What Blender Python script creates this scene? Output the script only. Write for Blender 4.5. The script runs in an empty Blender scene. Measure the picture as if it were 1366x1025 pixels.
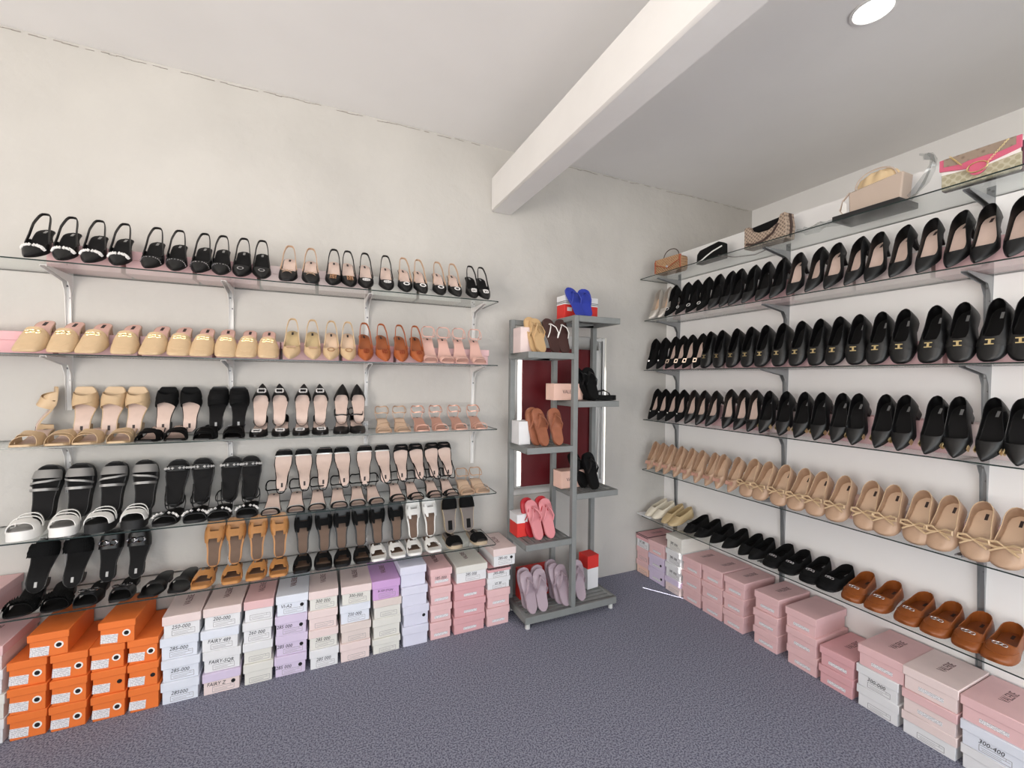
import bpy, bmesh, math, random
import numpy as np
from mathutils import Matrix, Vector
random.seed(7)
sc = bpy.context.scene
COL = sc.collection
PI = math.pi

# ------------------------------------------------------------------ camera
# room frame: back wall is the plane y=0, right wall the plane x=0, floor z=0; metres
CAM = np.array([-2.775, -2.90, 1.60])
YAW, PITCH, ROLL, FPX = math.radians(24.297), math.radians(-0.635), math.radians(0.636), 580.9
_f = np.array([math.sin(YAW)*math.cos(PITCH), math.cos(YAW)*math.cos(PITCH), math.sin(PITCH)])
_r = np.array([math.cos(YAW), -math.sin(YAW), 0.0]); _u = np.cross(_r, _f)
_r2 = _r*math.cos(ROLL) + _u*math.sin(ROLL); _u2 = -_r*math.sin(ROLL) + _u*math.cos(ROLL)
cam = bpy.data.cameras.new('camera'); camo = bpy.data.objects.new('camera', cam); COL.objects.link(camo)
cam.sensor_fit = 'HORIZONTAL'; cam.sensor_width = 36.0; cam.lens = FPX/1366*36.0; cam.clip_start = 0.05
camo.matrix_world = Matrix([[_r2[i], _u2[i], -_f[i], CAM[i]] for i in range(3)] + [[0, 0, 0, 1]])
sc.camera = camo

def LX(px, y=-0.30):
    """x on the plane parallel to the back wall at depth y, for a picture column"""
    d = _f + _r2*(px-683)/FPX
    return float(d[0]/d[1]*(y-CAM[1]) + CAM[0])
def RY(px, x=-0.30):
    d = _f + _r2*(px-683)/FPX
    return float(d[1]/d[0]*(x-CAM[0]) + CAM[1])

# ------------------------------------------------------------------ world, sun, daylight, exposure
sc.view_settings.view_transform = 'Standard'; sc.view_settings.look = 'None'
sc.view_settings.gamma = 1.0; sc.view_settings.use_curve_mapping = False
sc.view_settings.exposure = 0.04
w = bpy.data.worlds.new('sky'); sc.world = w; w.use_nodes = True
bg = w.node_tree.nodes['Background']; bg.inputs[0].default_value = (0.80, 0.90, 1.0, 1); bg.inputs[1].default_value = 1.6
sun = bpy.data.lights.new('sun', 'SUN'); sun.energy = 30.0; sun.angle = math.radians(0.5); sun.color = (1, 0.96, 0.9)
suno = bpy.data.objects.new('sun', sun); COL.objects.link(suno); suno.location = (-3, 4, 8)
_sd = Vector((0.545*0.40, -0.838*0.40, -0.91)); suno.rotation_euler = _sd.to_track_quat('-Z', 'Y').to_euler()
def area(name, loc, target, sx, sy, watts, color):
    a = bpy.data.lights.new(name, 'AREA'); a.shape = 'RECTANGLE'; a.size = sx; a.size_y = sy; a.energy = watts; a.color = color
    o = bpy.data.objects.new(name, a); COL.objects.link(o); o.location = loc
    o.rotation_euler = (Vector(target)-Vector(loc)).to_track_quat('-Z', 'Z').to_euler(); return o
# daylight through the open shop front behind the camera and the window of the left wall
area('shopfront_daylight', (-2.2, -5.62, 1.35), (-2.2, 0, 0.7), 4.3, 2.3, 86, (0.95, 0.985, 1.0))
area('side_window_daylight', (-5.92, -3.6, 1.55), (-2.4, -2.9, 6.0), 2.6, 1.7, 165, (1.0, 0.925, 0.85))

# ------------------------------------------------------------------ materials
def lin(c):
    return tuple(((v/255)/12.92 if v/255 <= 0.04045 else ((v/255+0.055)/1.055)**2.4) for v in c) + (1,)
MATS = {}
def mat(name, rgb, rough=0.5, metal=0.0, var=0.0, scale=40, bump=0.0, bscale=200, coat=0.0, bdist=0.002, var_rgb=None, spec=0.5, sheen=0.0):
    if name in MATS: return MATS[name]
    m = bpy.data.materials.new(name); m.use_nodes = True; nt = m.node_tree; b = nt.nodes['Principled BSDF']
    b.inputs['Base Color'].default_value = lin(rgb); b.inputs['Roughness'].default_value = rough; b.inputs['Metallic'].default_value = metal
    b.inputs['Coat Weight'].default_value = coat; b.inputs['Specular IOR Level'].default_value = spec
    b.inputs['Sheen Weight'].default_value = sheen
    tc = nt.nodes.new('ShaderNodeTexCoord')
    if var > 0:
        n = nt.nodes.new('ShaderNodeTexNoise'); n.inputs['Scale'].default_value = scale; n.inputs['Detail'].default_value = 5
        nt.links.new(tc.outputs['Object'], n.inputs['Vector'])
        mx = nt.nodes.new('ShaderNodeMix'); mx.data_type = 'RGBA'
        c2 = lin(var_rgb) if var_rgb else tuple(v*(1-var) for v in lin(rgb)[:3]) + (1,)
        mx.inputs['A'].default_value = lin(rgb); mx.inputs['B'].default_value = c2
        rp = nt.nodes.new('ShaderNodeValToRGB'); rp.color_ramp.elements[0].position = 0.42 if name == 'carpet' else 0.38; rp.color_ramp.elements[1].position = 0.60 if name == 'carpet' else 0.68
        nt.links.new(n.outputs['Fac'], rp.inputs[0]); nt.links.new(rp.outputs[0], mx.inputs['Factor'])
        nt.links.new(mx.outputs['Result'], b.inputs['Base Color'])
    if bump > 0:
        n2 = nt.nodes.new('ShaderNodeTexNoise'); n2.inputs['Scale'].default_value = bscale; n2.inputs['Detail'].default_value = 4
        nt.links.new(tc.outputs['Object'], n2.inputs['Vector'])
        bp = nt.nodes.new('ShaderNodeBump'); bp.inputs['Strength'].default_value = bump; bp.inputs['Distance'].default_value = bdist
        nt.links.new(n2.outputs['Fac'], bp.inputs['Height']); nt.links.new(bp.outputs['Normal'], b.inputs['Normal'])
    MATS[name] = m; return m

def glass(name, tint, opac=0.0, rough=0.02, ior=1.45):
    m = bpy.data.materials.new(name); m.use_nodes = True; nt = m.node_tree; nt.nodes.clear()
    o = nt.nodes.new('ShaderNodeOutputMaterial'); mx = nt.nodes.new('ShaderNodeMixShader')
    t = nt.nodes.new('ShaderNodeBsdfTransparent'); t.inputs[0].default_value = tint
    g = nt.nodes.new('ShaderNodeBsdfGlossy'); g.inputs['Roughness'].default_value = rough; g.inputs[0].default_value = (1, 1, 1, 1)
    lw = nt.nodes.new('ShaderNodeLayerWeight'); lw.inputs[0].default_value = 0.5
    pw = nt.nodes.new('ShaderNodeMath'); pw.operation = 'POWER'; pw.inputs[1].default_value = 5.0
    fr = nt.nodes.new('ShaderNodeMath'); fr.operation = 'MULTIPLY_ADD'; fr.inputs[1].default_value = 0.55; fr.inputs[2].default_value = ((ior-1)/(ior+1))**2
    nt.links.new(lw.outputs['Facing'], pw.inputs[0]); nt.links.new(pw.outputs[0], fr.inputs[0]); nt.links.new(fr.outputs[0], mx.inputs[0]); nt.links.new(t.outputs[0], mx.inputs[1]); nt.links.new(g.outputs[0], mx.inputs[2])
    nt.links.new(mx.outputs[0], o.inputs[0]); return m
GLASS = glass('clear_glass', (0.955, 0.972, 0.967, 1), ior=1.45)
sc.cycles.transparent_max_bounces = 24
PLASTIC = glass('clear_plastic', (0.86, 0.87, 0.87, 1), rough=0.08, ior=1.55)
GEDGE = mat('glass_edge', (40, 52, 50), 0.15)

M = dict(
 plaster=mat('white_plaster', (192, 189, 184), 0.75, var=0.10, scale=1.6, bump=0.9, bscale=6, bdist=0.016),
 ceil=mat('ceiling_paint', (234, 232, 230), 0.8, var=0.06, scale=1.2, bump=0.15, bscale=4, bdist=0.01),
 wallR=mat('smooth_white_paint', (240, 239, 238), 0.6, var=0.04, scale=2, bump=0.1, bscale=6, bdist=0.006),
 outside=mat('outside_ground', (150, 146, 140), 0.9, var=0.2, scale=2),
 carpet=mat('carpet', (166, 168, 184), 0.95, var=0.6, scale=140, bump=1.0, bscale=420, bdist=0.006, var_rgb=(104, 104, 122), spec=0.1),
 whitemetal=mat('white_metal', (226, 224, 222), 0.4),
 shadedmetal=mat('shaded_bracket_metal', (150, 152, 154), 0.38, 0.55),  # same brackets as the back wall, their backlit shade put into the grey
 rack=mat('grey_painted_rack', (128, 131, 130), 0.5, var=0.08, scale=20),
 steel=mat('steel', (120, 120, 122), 0.3, 0.9),
 redpanel=mat('dark_red_board', (98, 10, 20), 0.5, var=0.15, scale=6),
 winframe=mat('window_frame_paint', (205, 205, 203), 0.5),
 black=mat('black_leather', (11, 11, 12), 0.42, bump=0.12, bscale=350, bdist=0.001),
 suede=mat('black_suede', (9, 9, 10), 0.85, bump=0.1, bscale=500, spec=0.25),
 blackin=mat('black_insole', (15, 14, 15), 0.75, bump=0.1, bscale=300, spec=0.25),
 blacksole=mat('black_rubber', (22, 22, 23), 0.6),
 beige=mat('beige_leather', (202, 174, 138), 0.45, var=0.06, scale=30, bump=0.1, bscale=300, bdist=0.001),
 nude=mat('nude_leather', (184, 152, 126), 0.42, var=0.06, scale=30, bump=0.1, bscale=300, bdist=0.001),
 nudein=mat('nude_insole', (212, 184, 158), 0.55),
 pinkin=mat('blush_insole', (212, 188, 176), 0.55, var=0.04, scale=50),
 tan=mat('cognac_leather', (166, 90, 50), 0.42, var=0.12, scale=30, bump=0.1, bscale=300, bdist=0.001),
 tanin=mat('cognac_insole', (150, 84, 48), 0.5),
 brown=mat('brown_leather', (140, 76, 32), 0.40, var=0.15, scale=25, bump=0.1, bscale=300, bdist=0.001),
 brownin=mat('brown_insole', (134, 72, 34), 0.5),
 camel=mat('camel_leather', (196, 138, 82), 0.45, var=0.1, scale=30, bump=0.1, bscale=300),
 taupe=mat('taupe_footbed', (110, 86, 70), 0.65, var=0.1, scale=40),
 blush=mat('blush_leather', (214, 172, 160), 0.42),
 rose=mat('rose_gold_leather', (205, 158, 140), 0.35, 0.25),
 white=mat('white_leather', (236, 234, 230), 0.45),
 greystrap=mat('silver_grey_strap', (150, 148, 146), 0.4, 0.3),
 silver=mat('silver_leather', (186, 180, 172), 0.35, 0.4),
 cream=mat('cream_leather', (222, 214, 196), 0.5),
 khaki=mat('khaki_leather', (190, 168, 128), 0.5),
 crystal=mat('crystal', (240, 238, 236), 0.12, 0.25, coat=0.5),
 chrome=mat('chrome', (205, 205, 208), 0.18, 1.0),
 gold=mat('gold_metal', (244, 222, 168), 0.3, 1.0),
 rosegold=mat('rose_gold_metal', (222, 176, 140), 0.25, 1.0),
 pearl=mat('pearl', (240, 236, 230), 0.2, coat=0.4),
 tag=mat('dark_size_tag', (52, 40, 40), 0.6),
 tagsilver=mat('silver_print', (150, 150, 150), 0.4, 0.4),
 jute=mat('jute_rope', (190, 172, 146), 0.85, var=0.2, scale=200, bump=0.5, bscale=300),
 blue=mat('blue_rubber', (42, 58, 158), 0.5), darkbrown=mat('dark_brown_rubber', (66, 40, 36), 0.55),
 pink=mat('pink_rubber', (218, 140, 146), 0.5), red=mat('red_rubber', (170, 20, 34), 0.45),
 mauve=mat('mauve_rubber', (168, 150, 160), 0.45), chestnut=mat('chestnut_leather', (156, 96, 70), 0.5, var=0.1, scale=30),
 sand=mat('sand_rubber', (200, 166, 122), 0.55),
 ink=mat('marker_ink', (36, 36, 44), 0.7), print=mat('grey_print', (120, 92, 94), 0.7), hole=mat('dark_hole', (16, 14, 18), 0.8),
 ringwhite=mat('white_ring', (238, 236, 232), 0.6),
)
BOXC = dict(orange=(232, 118, 48), pink=(226, 186, 187), rosepink=(218, 166, 170), palepink=(230, 211, 208), white=(226, 226, 228), bluewhite=(222, 226, 236),
            lilac=(212, 198, 222), purple=(202, 160, 210), cream=(222, 220, 213), lavender=(216, 216, 232), beige=(220, 206, 200), red=(214, 50, 44), blackbox=(30, 29, 30), peach=(236, 196, 180))
def boxmat(c): return mat('card_'+c, BOXC[c], 0.6, var=0.05, scale=12, bump=0.08, bscale=60, bdist=0.002)
def label_material():
    m = bpy.data.materials.new('printed_label'); m.use_nodes = True; nt = m.node_tree; b = nt.nodes['Principled BSDF']; b.inputs['Roughness'].default_value = 0.6
    tc = nt.nodes.new('ShaderNodeTexCoord'); wv = nt.nodes.new('ShaderNodeTexWave'); wv.bands_direction = 'Z'; wv.inputs['Scale'].default_value = 62; wv.inputs['Distortion'].default_value = 0
    n = nt.nodes.new('ShaderNodeTexNoise'); n.inputs['Scale'].default_value = 260
    mu = nt.nodes.new('ShaderNodeMath'); mu.operation = 'MULTIPLY'; gt = nt.nodes.new('ShaderNodeMath'); gt.operation = 'GREATER_THAN'; gt.inputs[1].default_value = 0.43
    nt.links.new(tc.outputs['Object'], wv.inputs['Vector']); nt.links.new(tc.outputs['Object'], n.inputs['Vector'])
    nt.links.new(wv.outputs['Fac'], mu.inputs[0]); nt.links.new(n.outputs['Fac'], mu.inputs[1]); nt.links.new(mu.outputs[0], gt.inputs[0])
    mx = nt.nodes.new('ShaderNodeMix'); mx.data_type = 'RGBA'; mx.inputs['A'].default_value = lin((232, 230, 232)); mx.inputs['B'].default_value = lin((120, 120, 130))
    nt.links.new(gt.outputs[0], mx.inputs['Factor']); nt.links.new(mx.outputs['Result'], b.inputs['Base Color']); return m
LABEL = label_material()
def monogram(name, c1, c2, scale=55):
    m = bpy.data.materials.new(name); m.use_nodes = True; nt = m.node_tree; b = nt.nodes['Principled BSDF']; b.inputs['Roughness'].default_value = 0.6
    tc = nt.nodes.new('ShaderNodeTexCoord'); mp = nt.nodes.new('ShaderNodeMapping'); mp.inputs['Rotation'].default_value = (0.0, PI/4, 0.0)
    ck = nt.nodes.new('ShaderNodeTexVoronoi'); ck.inputs['Scale'].default_value = scale; ck.inputs['Randomness'].default_value = 0.15
    nt.links.new(tc.outputs['Object'], mp.inputs[0]); nt.links.new(mp.outputs[0], ck.inputs['Vector'])
    rp = nt.nodes.new('ShaderNodeValToRGB'); rp.color_ramp.elements[0].position = 0.35; rp.color_ramp.elements[0].color = lin(c2); rp.color_ramp.elements[1].position = 0.5; rp.color_ramp.elements[1].color = lin(c1)
    nt.links.new(ck.outputs['Distance'], rp.inputs[0]); nt.links.new(rp.outputs[0], b.inputs['Base Color']); return m

# ------------------------------------------------------------------ mesh helpers
class MB:
    def __init__(s): s.v = []; s.f = []; s.m = []
    def add(s, vs, fs, mi=0):
        o = len(s.v); s.v += [tuple(map(float, p)) for p in vs]; s.f += [tuple(i+o for i in f) for f in fs]; s.m += [mi]*len(fs); return s
    def box(s, c, d, R=None, mi=0):
        R = np.eye(3) if R is None else np.asarray(R); c = np.asarray(c, float)
        P = [c + R @ (np.array([x, y, z])*np.asarray(d)/2) for x in (-1, 1) for y in (-1, 1) for z in (-1, 1)]
        return s.add(P, [(0, 1, 3, 2), (4, 6, 7, 5), (0, 4, 5, 1), (2, 3, 7, 6), (0, 2, 6, 4), (1, 5, 7, 3)], mi)
    def b2(s, a, b, mi=0):
        a = np.asarray(a, float); b = np.asarray(b, float); return s.box((a+b)/2, abs(b-a), None, mi)
    def grid(s, P, closeu=False, closev=False, mi=0):
        nu, nv = len(P), len(P[0]); F = []
        for i in range(nu if closeu else nu-1):
            for j in range(nv if closev else nv-1):
                a, b = i, (i+1) % nu; c, d = j, (j+1) % nv
                F.append((a*nv+c, a*nv+d, b*nv+d, b*nv+c))
        return s.add([p for r in P for p in r], F, mi)
    def tube(s, path, r, n=6, closed=False, mi=0, flat=None):
        path = np.asarray(path, float); N = len(path); rr = np.broadcast_to(r, (N,))
        up = np.array([0.0, 0, 1]); rings = []; prev = None
        for i in range(N):
            a = path[(i-1) % N] if (closed or i > 0) else path[i]; b = path[(i+1) % N] if (closed or i < N-1) else path[i]
            t = b-a; t /= (np.linalg.norm(t)+1e-12)
            if prev is None:
                ref = up if abs(t[2]) < 0.9 else np.array([1.0, 0, 0]); nrm = ref - t*(ref@t)
            else: nrm = prev - t*(prev@t)
            nrm /= (np.linalg.norm(nrm)+1e-12); prev = nrm; bi = np.cross(t, nrm)
            rings.append([path[i] + rr[i]*(math.cos(k*2*PI/n)*nrm + math.sin(k*2*PI/n)*bi) for k in range(n)])
        s.grid(rings, closeu=closed, closev=True, mi=mi)
        if not closed:
            o = len(s.v); s.f.append(tuple(o-N*n+k for k in range(n))); s.f.append(tuple(o-1-k for k in range(n))); s.m += [mi, mi]
        return s
    def ribbon(s, path, W, w, t, closed=False, mi=0):
        """strip swept along path, W = width direction(s), w width, t thickness"""
        path = np.asarray(path, float); N = len(path); W = np.broadcast_to(np.asarray(W, float), (N, 3)); rings = []
        for i in range(N):
            a = path[(i-1) % N] if (closed or i > 0) else path[i]; b = path[(i+1) % N] if (closed or i < N-1) else path[i]
            T = b-a; T /= np.linalg.norm(T)+1e-12; wd = W[i]-T*(W[i]@T); wd /= np.linalg.norm(wd)+1e-12; n = np.cross(T, wd)
            rings.append([path[i]+wd*w/2*x+n*t/2*z for x, z in ((-1, -1), (1, -1), (1, 1), (-1, 1))])
        s.grid(rings, closeu=closed, closev=True, mi=mi)
        if not closed:
            o = len(s.v); s.f += [tuple(o-N*4+k for k in range(4)), tuple(o-1-k for k in range(4))]; s.m += [mi, mi]
        return s
    def octa(s, c, r, mi=0):
        c = np.asarray(c, float)
        return s.add([c+np.array(p)*r for p in ((1, 0, 0), (-1, 0, 0), (0, 1, 0), (0, -1, 0), (0, 0, 1), (0, 0, -1))],
                     [(0, 2, 4), (2, 1, 4), (1, 3, 4), (3, 0, 4), (2, 0, 5), (1, 2, 5), (3, 1, 5), (0, 3, 5)], mi)
    def disc(s, c, r, d, R=None, n=20, mi=0):
        R = np.eye(3) if R is None else np.asarray(R); c = np.asarray(c, float)
        top = [c+R@np.array([r*math.cos(k*2*PI/n), r*math.sin(k*2*PI/n), d/2]) for k in range(n)]
        bot = [p-R@np.array([0, 0, d]) for p in top]
        return s.add(top+bot, [tuple(range(n)), tuple(range(2*n-1, n-1, -1))] + [(k, k+n, (k+1) % n+n, (k+1) % n) for k in range(n)], mi)
    def mesh(s, name, mats, smooth=40, solid=0.0, bevel=0.0, weld=True):
        me = bpy.data.meshes.new(name); bm = bmesh.new()
        vs = [bm.verts.new(p) for p in s.v]
        for f, mi in zip(s.f, s.m):
            if len(set(f)) < 3: continue
            try: fc = bm.faces.new([vs[i] for i in f]); fc.material_index = mi
            except ValueError: pass
        if weld: bmesh.ops.remove_doubles(bm, verts=bm.verts, dist=2e-5); bmesh.ops.dissolve_degenerate(bm, dist=1e-6, edges=bm.edges)
        bmesh.ops.recalc_face_normals(bm, faces=bm.faces)
        if solid: bmesh.ops.solidify(bm, geom=list(bm.faces), thickness=solid)
        if bevel: bmesh.ops.bevel(bm, geom=list(bm.edges), offset=bevel, segments=1, affect='EDGES', clamp_overlap=True)
        bm.to_mesh(me); bm.free()
        for m in (mats if isinstance(mats, (list, tuple)) else [mats]): me.materials.append(m)
        if smooth:
            me.shade_smooth(); me.set_sharp_from_angle(angle=math.radians(smooth))
        return me
def link(name, me, parent=None, loc=None, rz=None, mtx=None):
    o = bpy.data.objects.new(name, me); COL.objects.link(o)
    if loc is not None: o.location = loc
    if rz is not None: o.rotation_euler = (0, 0, rz)
    if mtx is not None: o.matrix_world = mtx
    if parent is not None: o.parent = parent
    return o
def tag(o, label=None, cat=None, group=None, kind=None):
    if label: o['label'] = label
    if cat: o['category'] = cat
    if group: o['group'] = group
    if kind: o['kind'] = kind
    return o
def struct(name, mb, m, label=None, **k):
    o = link(name, mb.mesh(name, m, **k)); o['kind'] = 'structure'
    if label: o['label'] = label
    return o
ORD = ['first', 'second', 'third', 'fourth', 'fifth', 'sixth', 'seventh', 'eighth', 'ninth', 'tenth', 'eleventh', 'twelfth', 'thirteenth', 'fourteenth', 'fifteenth', 'sixteenth']

# ------------------------------------------------------------------ room shell
XL, YF, ZC, XR = -6.0, -5.7, 3.25, 1.055     # left wall, shop-front wall, ceiling, upper right wall
b = MB(); b.b2((XL-0.1, YF-0.1, -0.1), (XR+0.1, 0.12, 0)); struct('floor', b, M['carpet'], 'dark blue-grey carpet floor')
b = MB(); b.b2((XL-0.1, YF-0.1, ZC), (XR+0.1, 0.12, ZC+0.1)); struct('ceiling', b, M['ceil'], 'white plaster ceiling')
# back wall with the boarded window opening (x -1.46..-0.63, z 0.73..1.93)
WX0, WX1, WZ0, WZ1 = -1.46, -0.632, 0.74, 1.94
b = MB()
for x0, x1, z0, z1 in ((XL-0.1, WX0, 0, ZC), (WX1, XR+0.1, 0, ZC), (WX0, WX1, 0, WZ0), (WX0, WX1, WZ1, ZC)):
    b.b2((x0, 0, z0), (x1, 0.10, z1))
struct('wall_back', b, M['plaster'], 'rough white plastered back wall')
b = MB(); b.b2((0, YF, 0), (XR, 0, 2.67)); struct('wall_right', b, M['wallR'], 'smooth white lower right wall standing proud')
b = MB(); b.b2((XR, YF, 2.6), (XR+0.1, 0, ZC)); struct('wall_right_upper', b, M['wallR'], 'recessed white wall above the right ledge')
b = MB()   # left wall with its window opening
for y0, y1, z0, z1 in ((YF-0.1, -4.9, 0, ZC), (-2.3, 0, 0, ZC), (-4.9, -2.3, 0, 0.7), (-4.9, -2.3, 2.4, ZC)):
    b.b2((XL-0.1, y0, z0), (XL, y1, z1))
struct('wall_left', b, M['plaster'], 'white plastered left wall')
b = MB()   # shop-front wall behind the camera, wide open
for x0, x1, z0, z1 in ((XL, -4.35, 0, ZC), (-0.05, XR, 0, ZC), (-4.35, -0.05, 2.5, ZC)):
    b.b2((x0, YF-0.1, z0), (x1, YF, z1))
struct('wall_front', b, M['plaster'], 'white wall around the open shop front')
b = MB(); b.b2((-30, -30, -0.3), (30, 30, -0.11)); struct('ground_outside', b, M['outside'], 'grey ground outside the shop')
# ceiling beam
b = MB(); b.b2((-1.645, YF, 2.785), (-1.485, 0.0, 3.032)); struct('beam', b, mat('beam_paint', (226, 224, 222), 0.7, var=0.05, scale=3, bump=0.25, bscale=9, bdist=0.008), 'white plastered ceiling beam', bevel=0.012)
# crumbly plaster seam along the wall-ceiling joint
b = MB(); rs = np.random.RandomState(3); xs = np.arange(XL+0.2, 1.0, 0.03); zz = 0.0
for x in xs:
    zz = 0.7*zz+rs.uniform(-.004, .004)
    if -1.66 < x < -1.47 or rs.rand() < .2: continue
    hh = 0.0012+0.003*rs.rand()**2
    b.box((x, -0.001, ZC-0.012+zz), (0.034, 0.004, hh), None)
struct('trim_1', b, mat('crack_dust', (150, 144, 137), .9), 'ragged plaster seam between back wall and ceiling')
# boarded window behind the rack
win = link('window_1', None); tag(win, 'window behind the grey rack, closed with a dark red board', kind='structure')
def part(name, mb, m, parent, **k):
    o = link(name, mb.mesh(name, m, **k), parent); return o
b = MB(); b.b2((WX0, 0.005, 1.84), (-0.70, 0.045, WZ1)); b.b2((WX0, 0.005, WZ0), (-0.70, 0.045, 0.80)); b.b2((WX0, 0.005, 0.80), (-1.415, 0.045, 1.84)); b.b2((-0.76, 0.005, 0.80), (-0.70, 0.045, 1.84))
part('frame', b, M['winframe'], win, bevel=0.004)
b = MB(); b.b2((-1.375, 0.012, 0.80), (-0.76, 0.03, 1.84)); part('red_board', b, M['redpanel'], win, bevel=0.002)
b = MB(); b.b2((-0.70, 0.0, WZ0), (-0.644, 0.01, WZ1)); part('casement_stile', b, M['winframe'], win, bevel=0.003)
b = MB(); b.b2((-1.42, 0.034, 0.8), (-1.37, 0.037, 1.84)); pm = bpy.data.materials.new('added_diffuser_film'); pm.use_nodes = True; nt = pm.node_tree; nt.nodes.clear(); oo = nt.nodes.new('ShaderNodeOutputMaterial'); tl = nt.nodes.new('ShaderNodeBsdfTranslucent'); tl.inputs[0].default_value = (.8, .8, .8, 1); nt.links.new(tl.outputs[0], oo.inputs[0])  # film added over the left gap to diffuse the sun, no floor streak
part('added_diffuser', b, pm, win)
# grey casement leaf standing open against the wall at the right of the rack
b = MB()
for a, c in (((-0.79, -0.03, 0.78), (-0.765, -0.002, 1.93)), ((-0.69, -0.03, 0.78), (-0.665, -0.002, 1.93)), ((-0.765, -0.03, 1.905), (-0.69, -0.002, 1.93)), ((-0.765, -0.03, 0.78), (-0.69, -0.002, 0.81))): b.b2(a, c)
part('shutter_frame', b, M['winframe'], win, bevel=0.003)

# ------------------------------------------------------------------ wall shelves
SHZ = [2.100, 1.690, 1.278, 0.866, 0.533]
RHZ = [2.447, 2.095, 1.688, 1.281, 0.868, 0.482]
RANK = ['top', 'second', 'third', 'fourth', 'lowest']
RRANK = ['top', 'second', 'third', 'fourth', 'fifth', 'lowest']
GT = 0.006
def pane(L, D=0.30, r=0.02):
    """glass plate, local x along the wall 0..L, y 0 (wall) .. -D (front), top at z=0"""
    pts = [(0, 0), (0, -D+r)] + [(r-r*math.cos(a), -D+r-r*math.sin(a)) for a in np.linspace(0, PI/2, 5)[1:]] + [(L-r+r*math.sin(a), -D+r-r*math.cos(a)) for a in np.linspace(0, PI/2, 5)] + [(L, 0)]
    n = len(pts); b = MB()
    b.add([(x, y, 0) for x, y in pts], [tuple(range(n))], 0); b.add([(x, y, -GT) for x, y in pts], [tuple(range(n))[::-1]], 0)
    b.add([(x, y, 0) for x, y in pts]+[(x, y, -GT) for x, y in pts], [(k, k+n, (k+1) % n+n, (k+1) % n) for k in range(n)], 1)
    return b
def bracket_mesh(drop):
    b = MB(); w = 0.030     # wall plate tapering downwards
    b.add([(-w/2, 0, 0.045), (w/2, 0, 0.045), (0.009, 0, -drop), (-0.009, 0, -drop), (-w/2, -0.003, 0.045), (w/2, -0.003, 0.045), (0.009, -0.003, -drop), (-0.009, -0.003, -drop)],
          [(0, 1, 2, 3), (7, 6, 5, 4), (0, 4, 5, 1), (1, 5, 6, 2), (2, 6, 7, 3), (3, 7, 4, 0)])
    for sx in (-1, 1):      # folded side webs, deep at the shelf, running out to the tips
        x = sx*0.010; y0 = -0.003
        o = [(x, y0, -GT-0.001), (x, -0.235, -GT-0.001), (x, -0.235, -GT-0.008), (x, -0.05, -0.045), (x, -0.022, -0.09), (x, -0.010, -drop), (x, y0, -drop)]
        t = 0.002; n = len(o)
        b.add(o+[(p[0]+sx*t, p[1], p[2]) for p in o], [tuple(range(n)), tuple(range(2*n-1, n-1, -1))]+[(k, k+n, (k+1) % n+n, (k+1) % n) for k in range(n)])
    b.b2((-0.010, -0.235, -GT-0.003), (0.010, -0.003, -GT-0.001))
    return b
def screw_mesh():
    b = MB(); b.disc((0, 0, 0), 0.005, 0.004, np.array([[1, 0, 0], [0, 0, 1], [0, -1, 0]]), 10); return b
SCREW = screw_mesh().mesh('screw', M['steel'])
BRW = bracket_mesh(0.27).mesh('bracket', M['whitemetal']); BRG = bracket_mesh(0.33).mesh('bracket', M['shadedmetal'])
def wall_shelf(org, rz, L, brk, bm_, label, group, D=0.31):
    e = link('wall_shelf', None, loc=org, rz=rz); tag(e, label, 'shelf', group)
    link('glass_panel', pane(L, D).mesh('glass_panel', [GLASS, GEDGE], smooth=0), e)
    for x in brk:
        br = link('bracket', bm_, e, loc=(x, 0, 0))
        for sx, sz in ((-0.006, 0.032), (0.006, 0.022), (-0.006, -0.06), (0.006, -0.12)):
            link('screw', SCREW, br, loc=(sx, -0.004, sz))
    return e
X0, X1 = -4.22, -1.70
for i, z in enumerate(SHZ):
    wall_shelf((X0, 0, z), 0, X1-X0, [x-X0 for x in (-3.897, -3.209, -2.483, -1.772)], BRW, f'{RANK[i]} glass shelf on white brackets along the back wall', 'back wall glass shelves')
for i, z in enumerate(RHZ):
    y0 = -0.004 if i == 0 else -0.06
    L = 2.5
    # rotate by -90 deg: local x -> -y world
    wall_shelf((0, y0, z), -PI/2, L, [-y0*-1 + q for q in (0.144, 1.063, 1.987)], BRG, f'{RRANK[i]} glass shelf on brackets greyed for shade along the right wall', 'right wall glass shelves')
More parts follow.
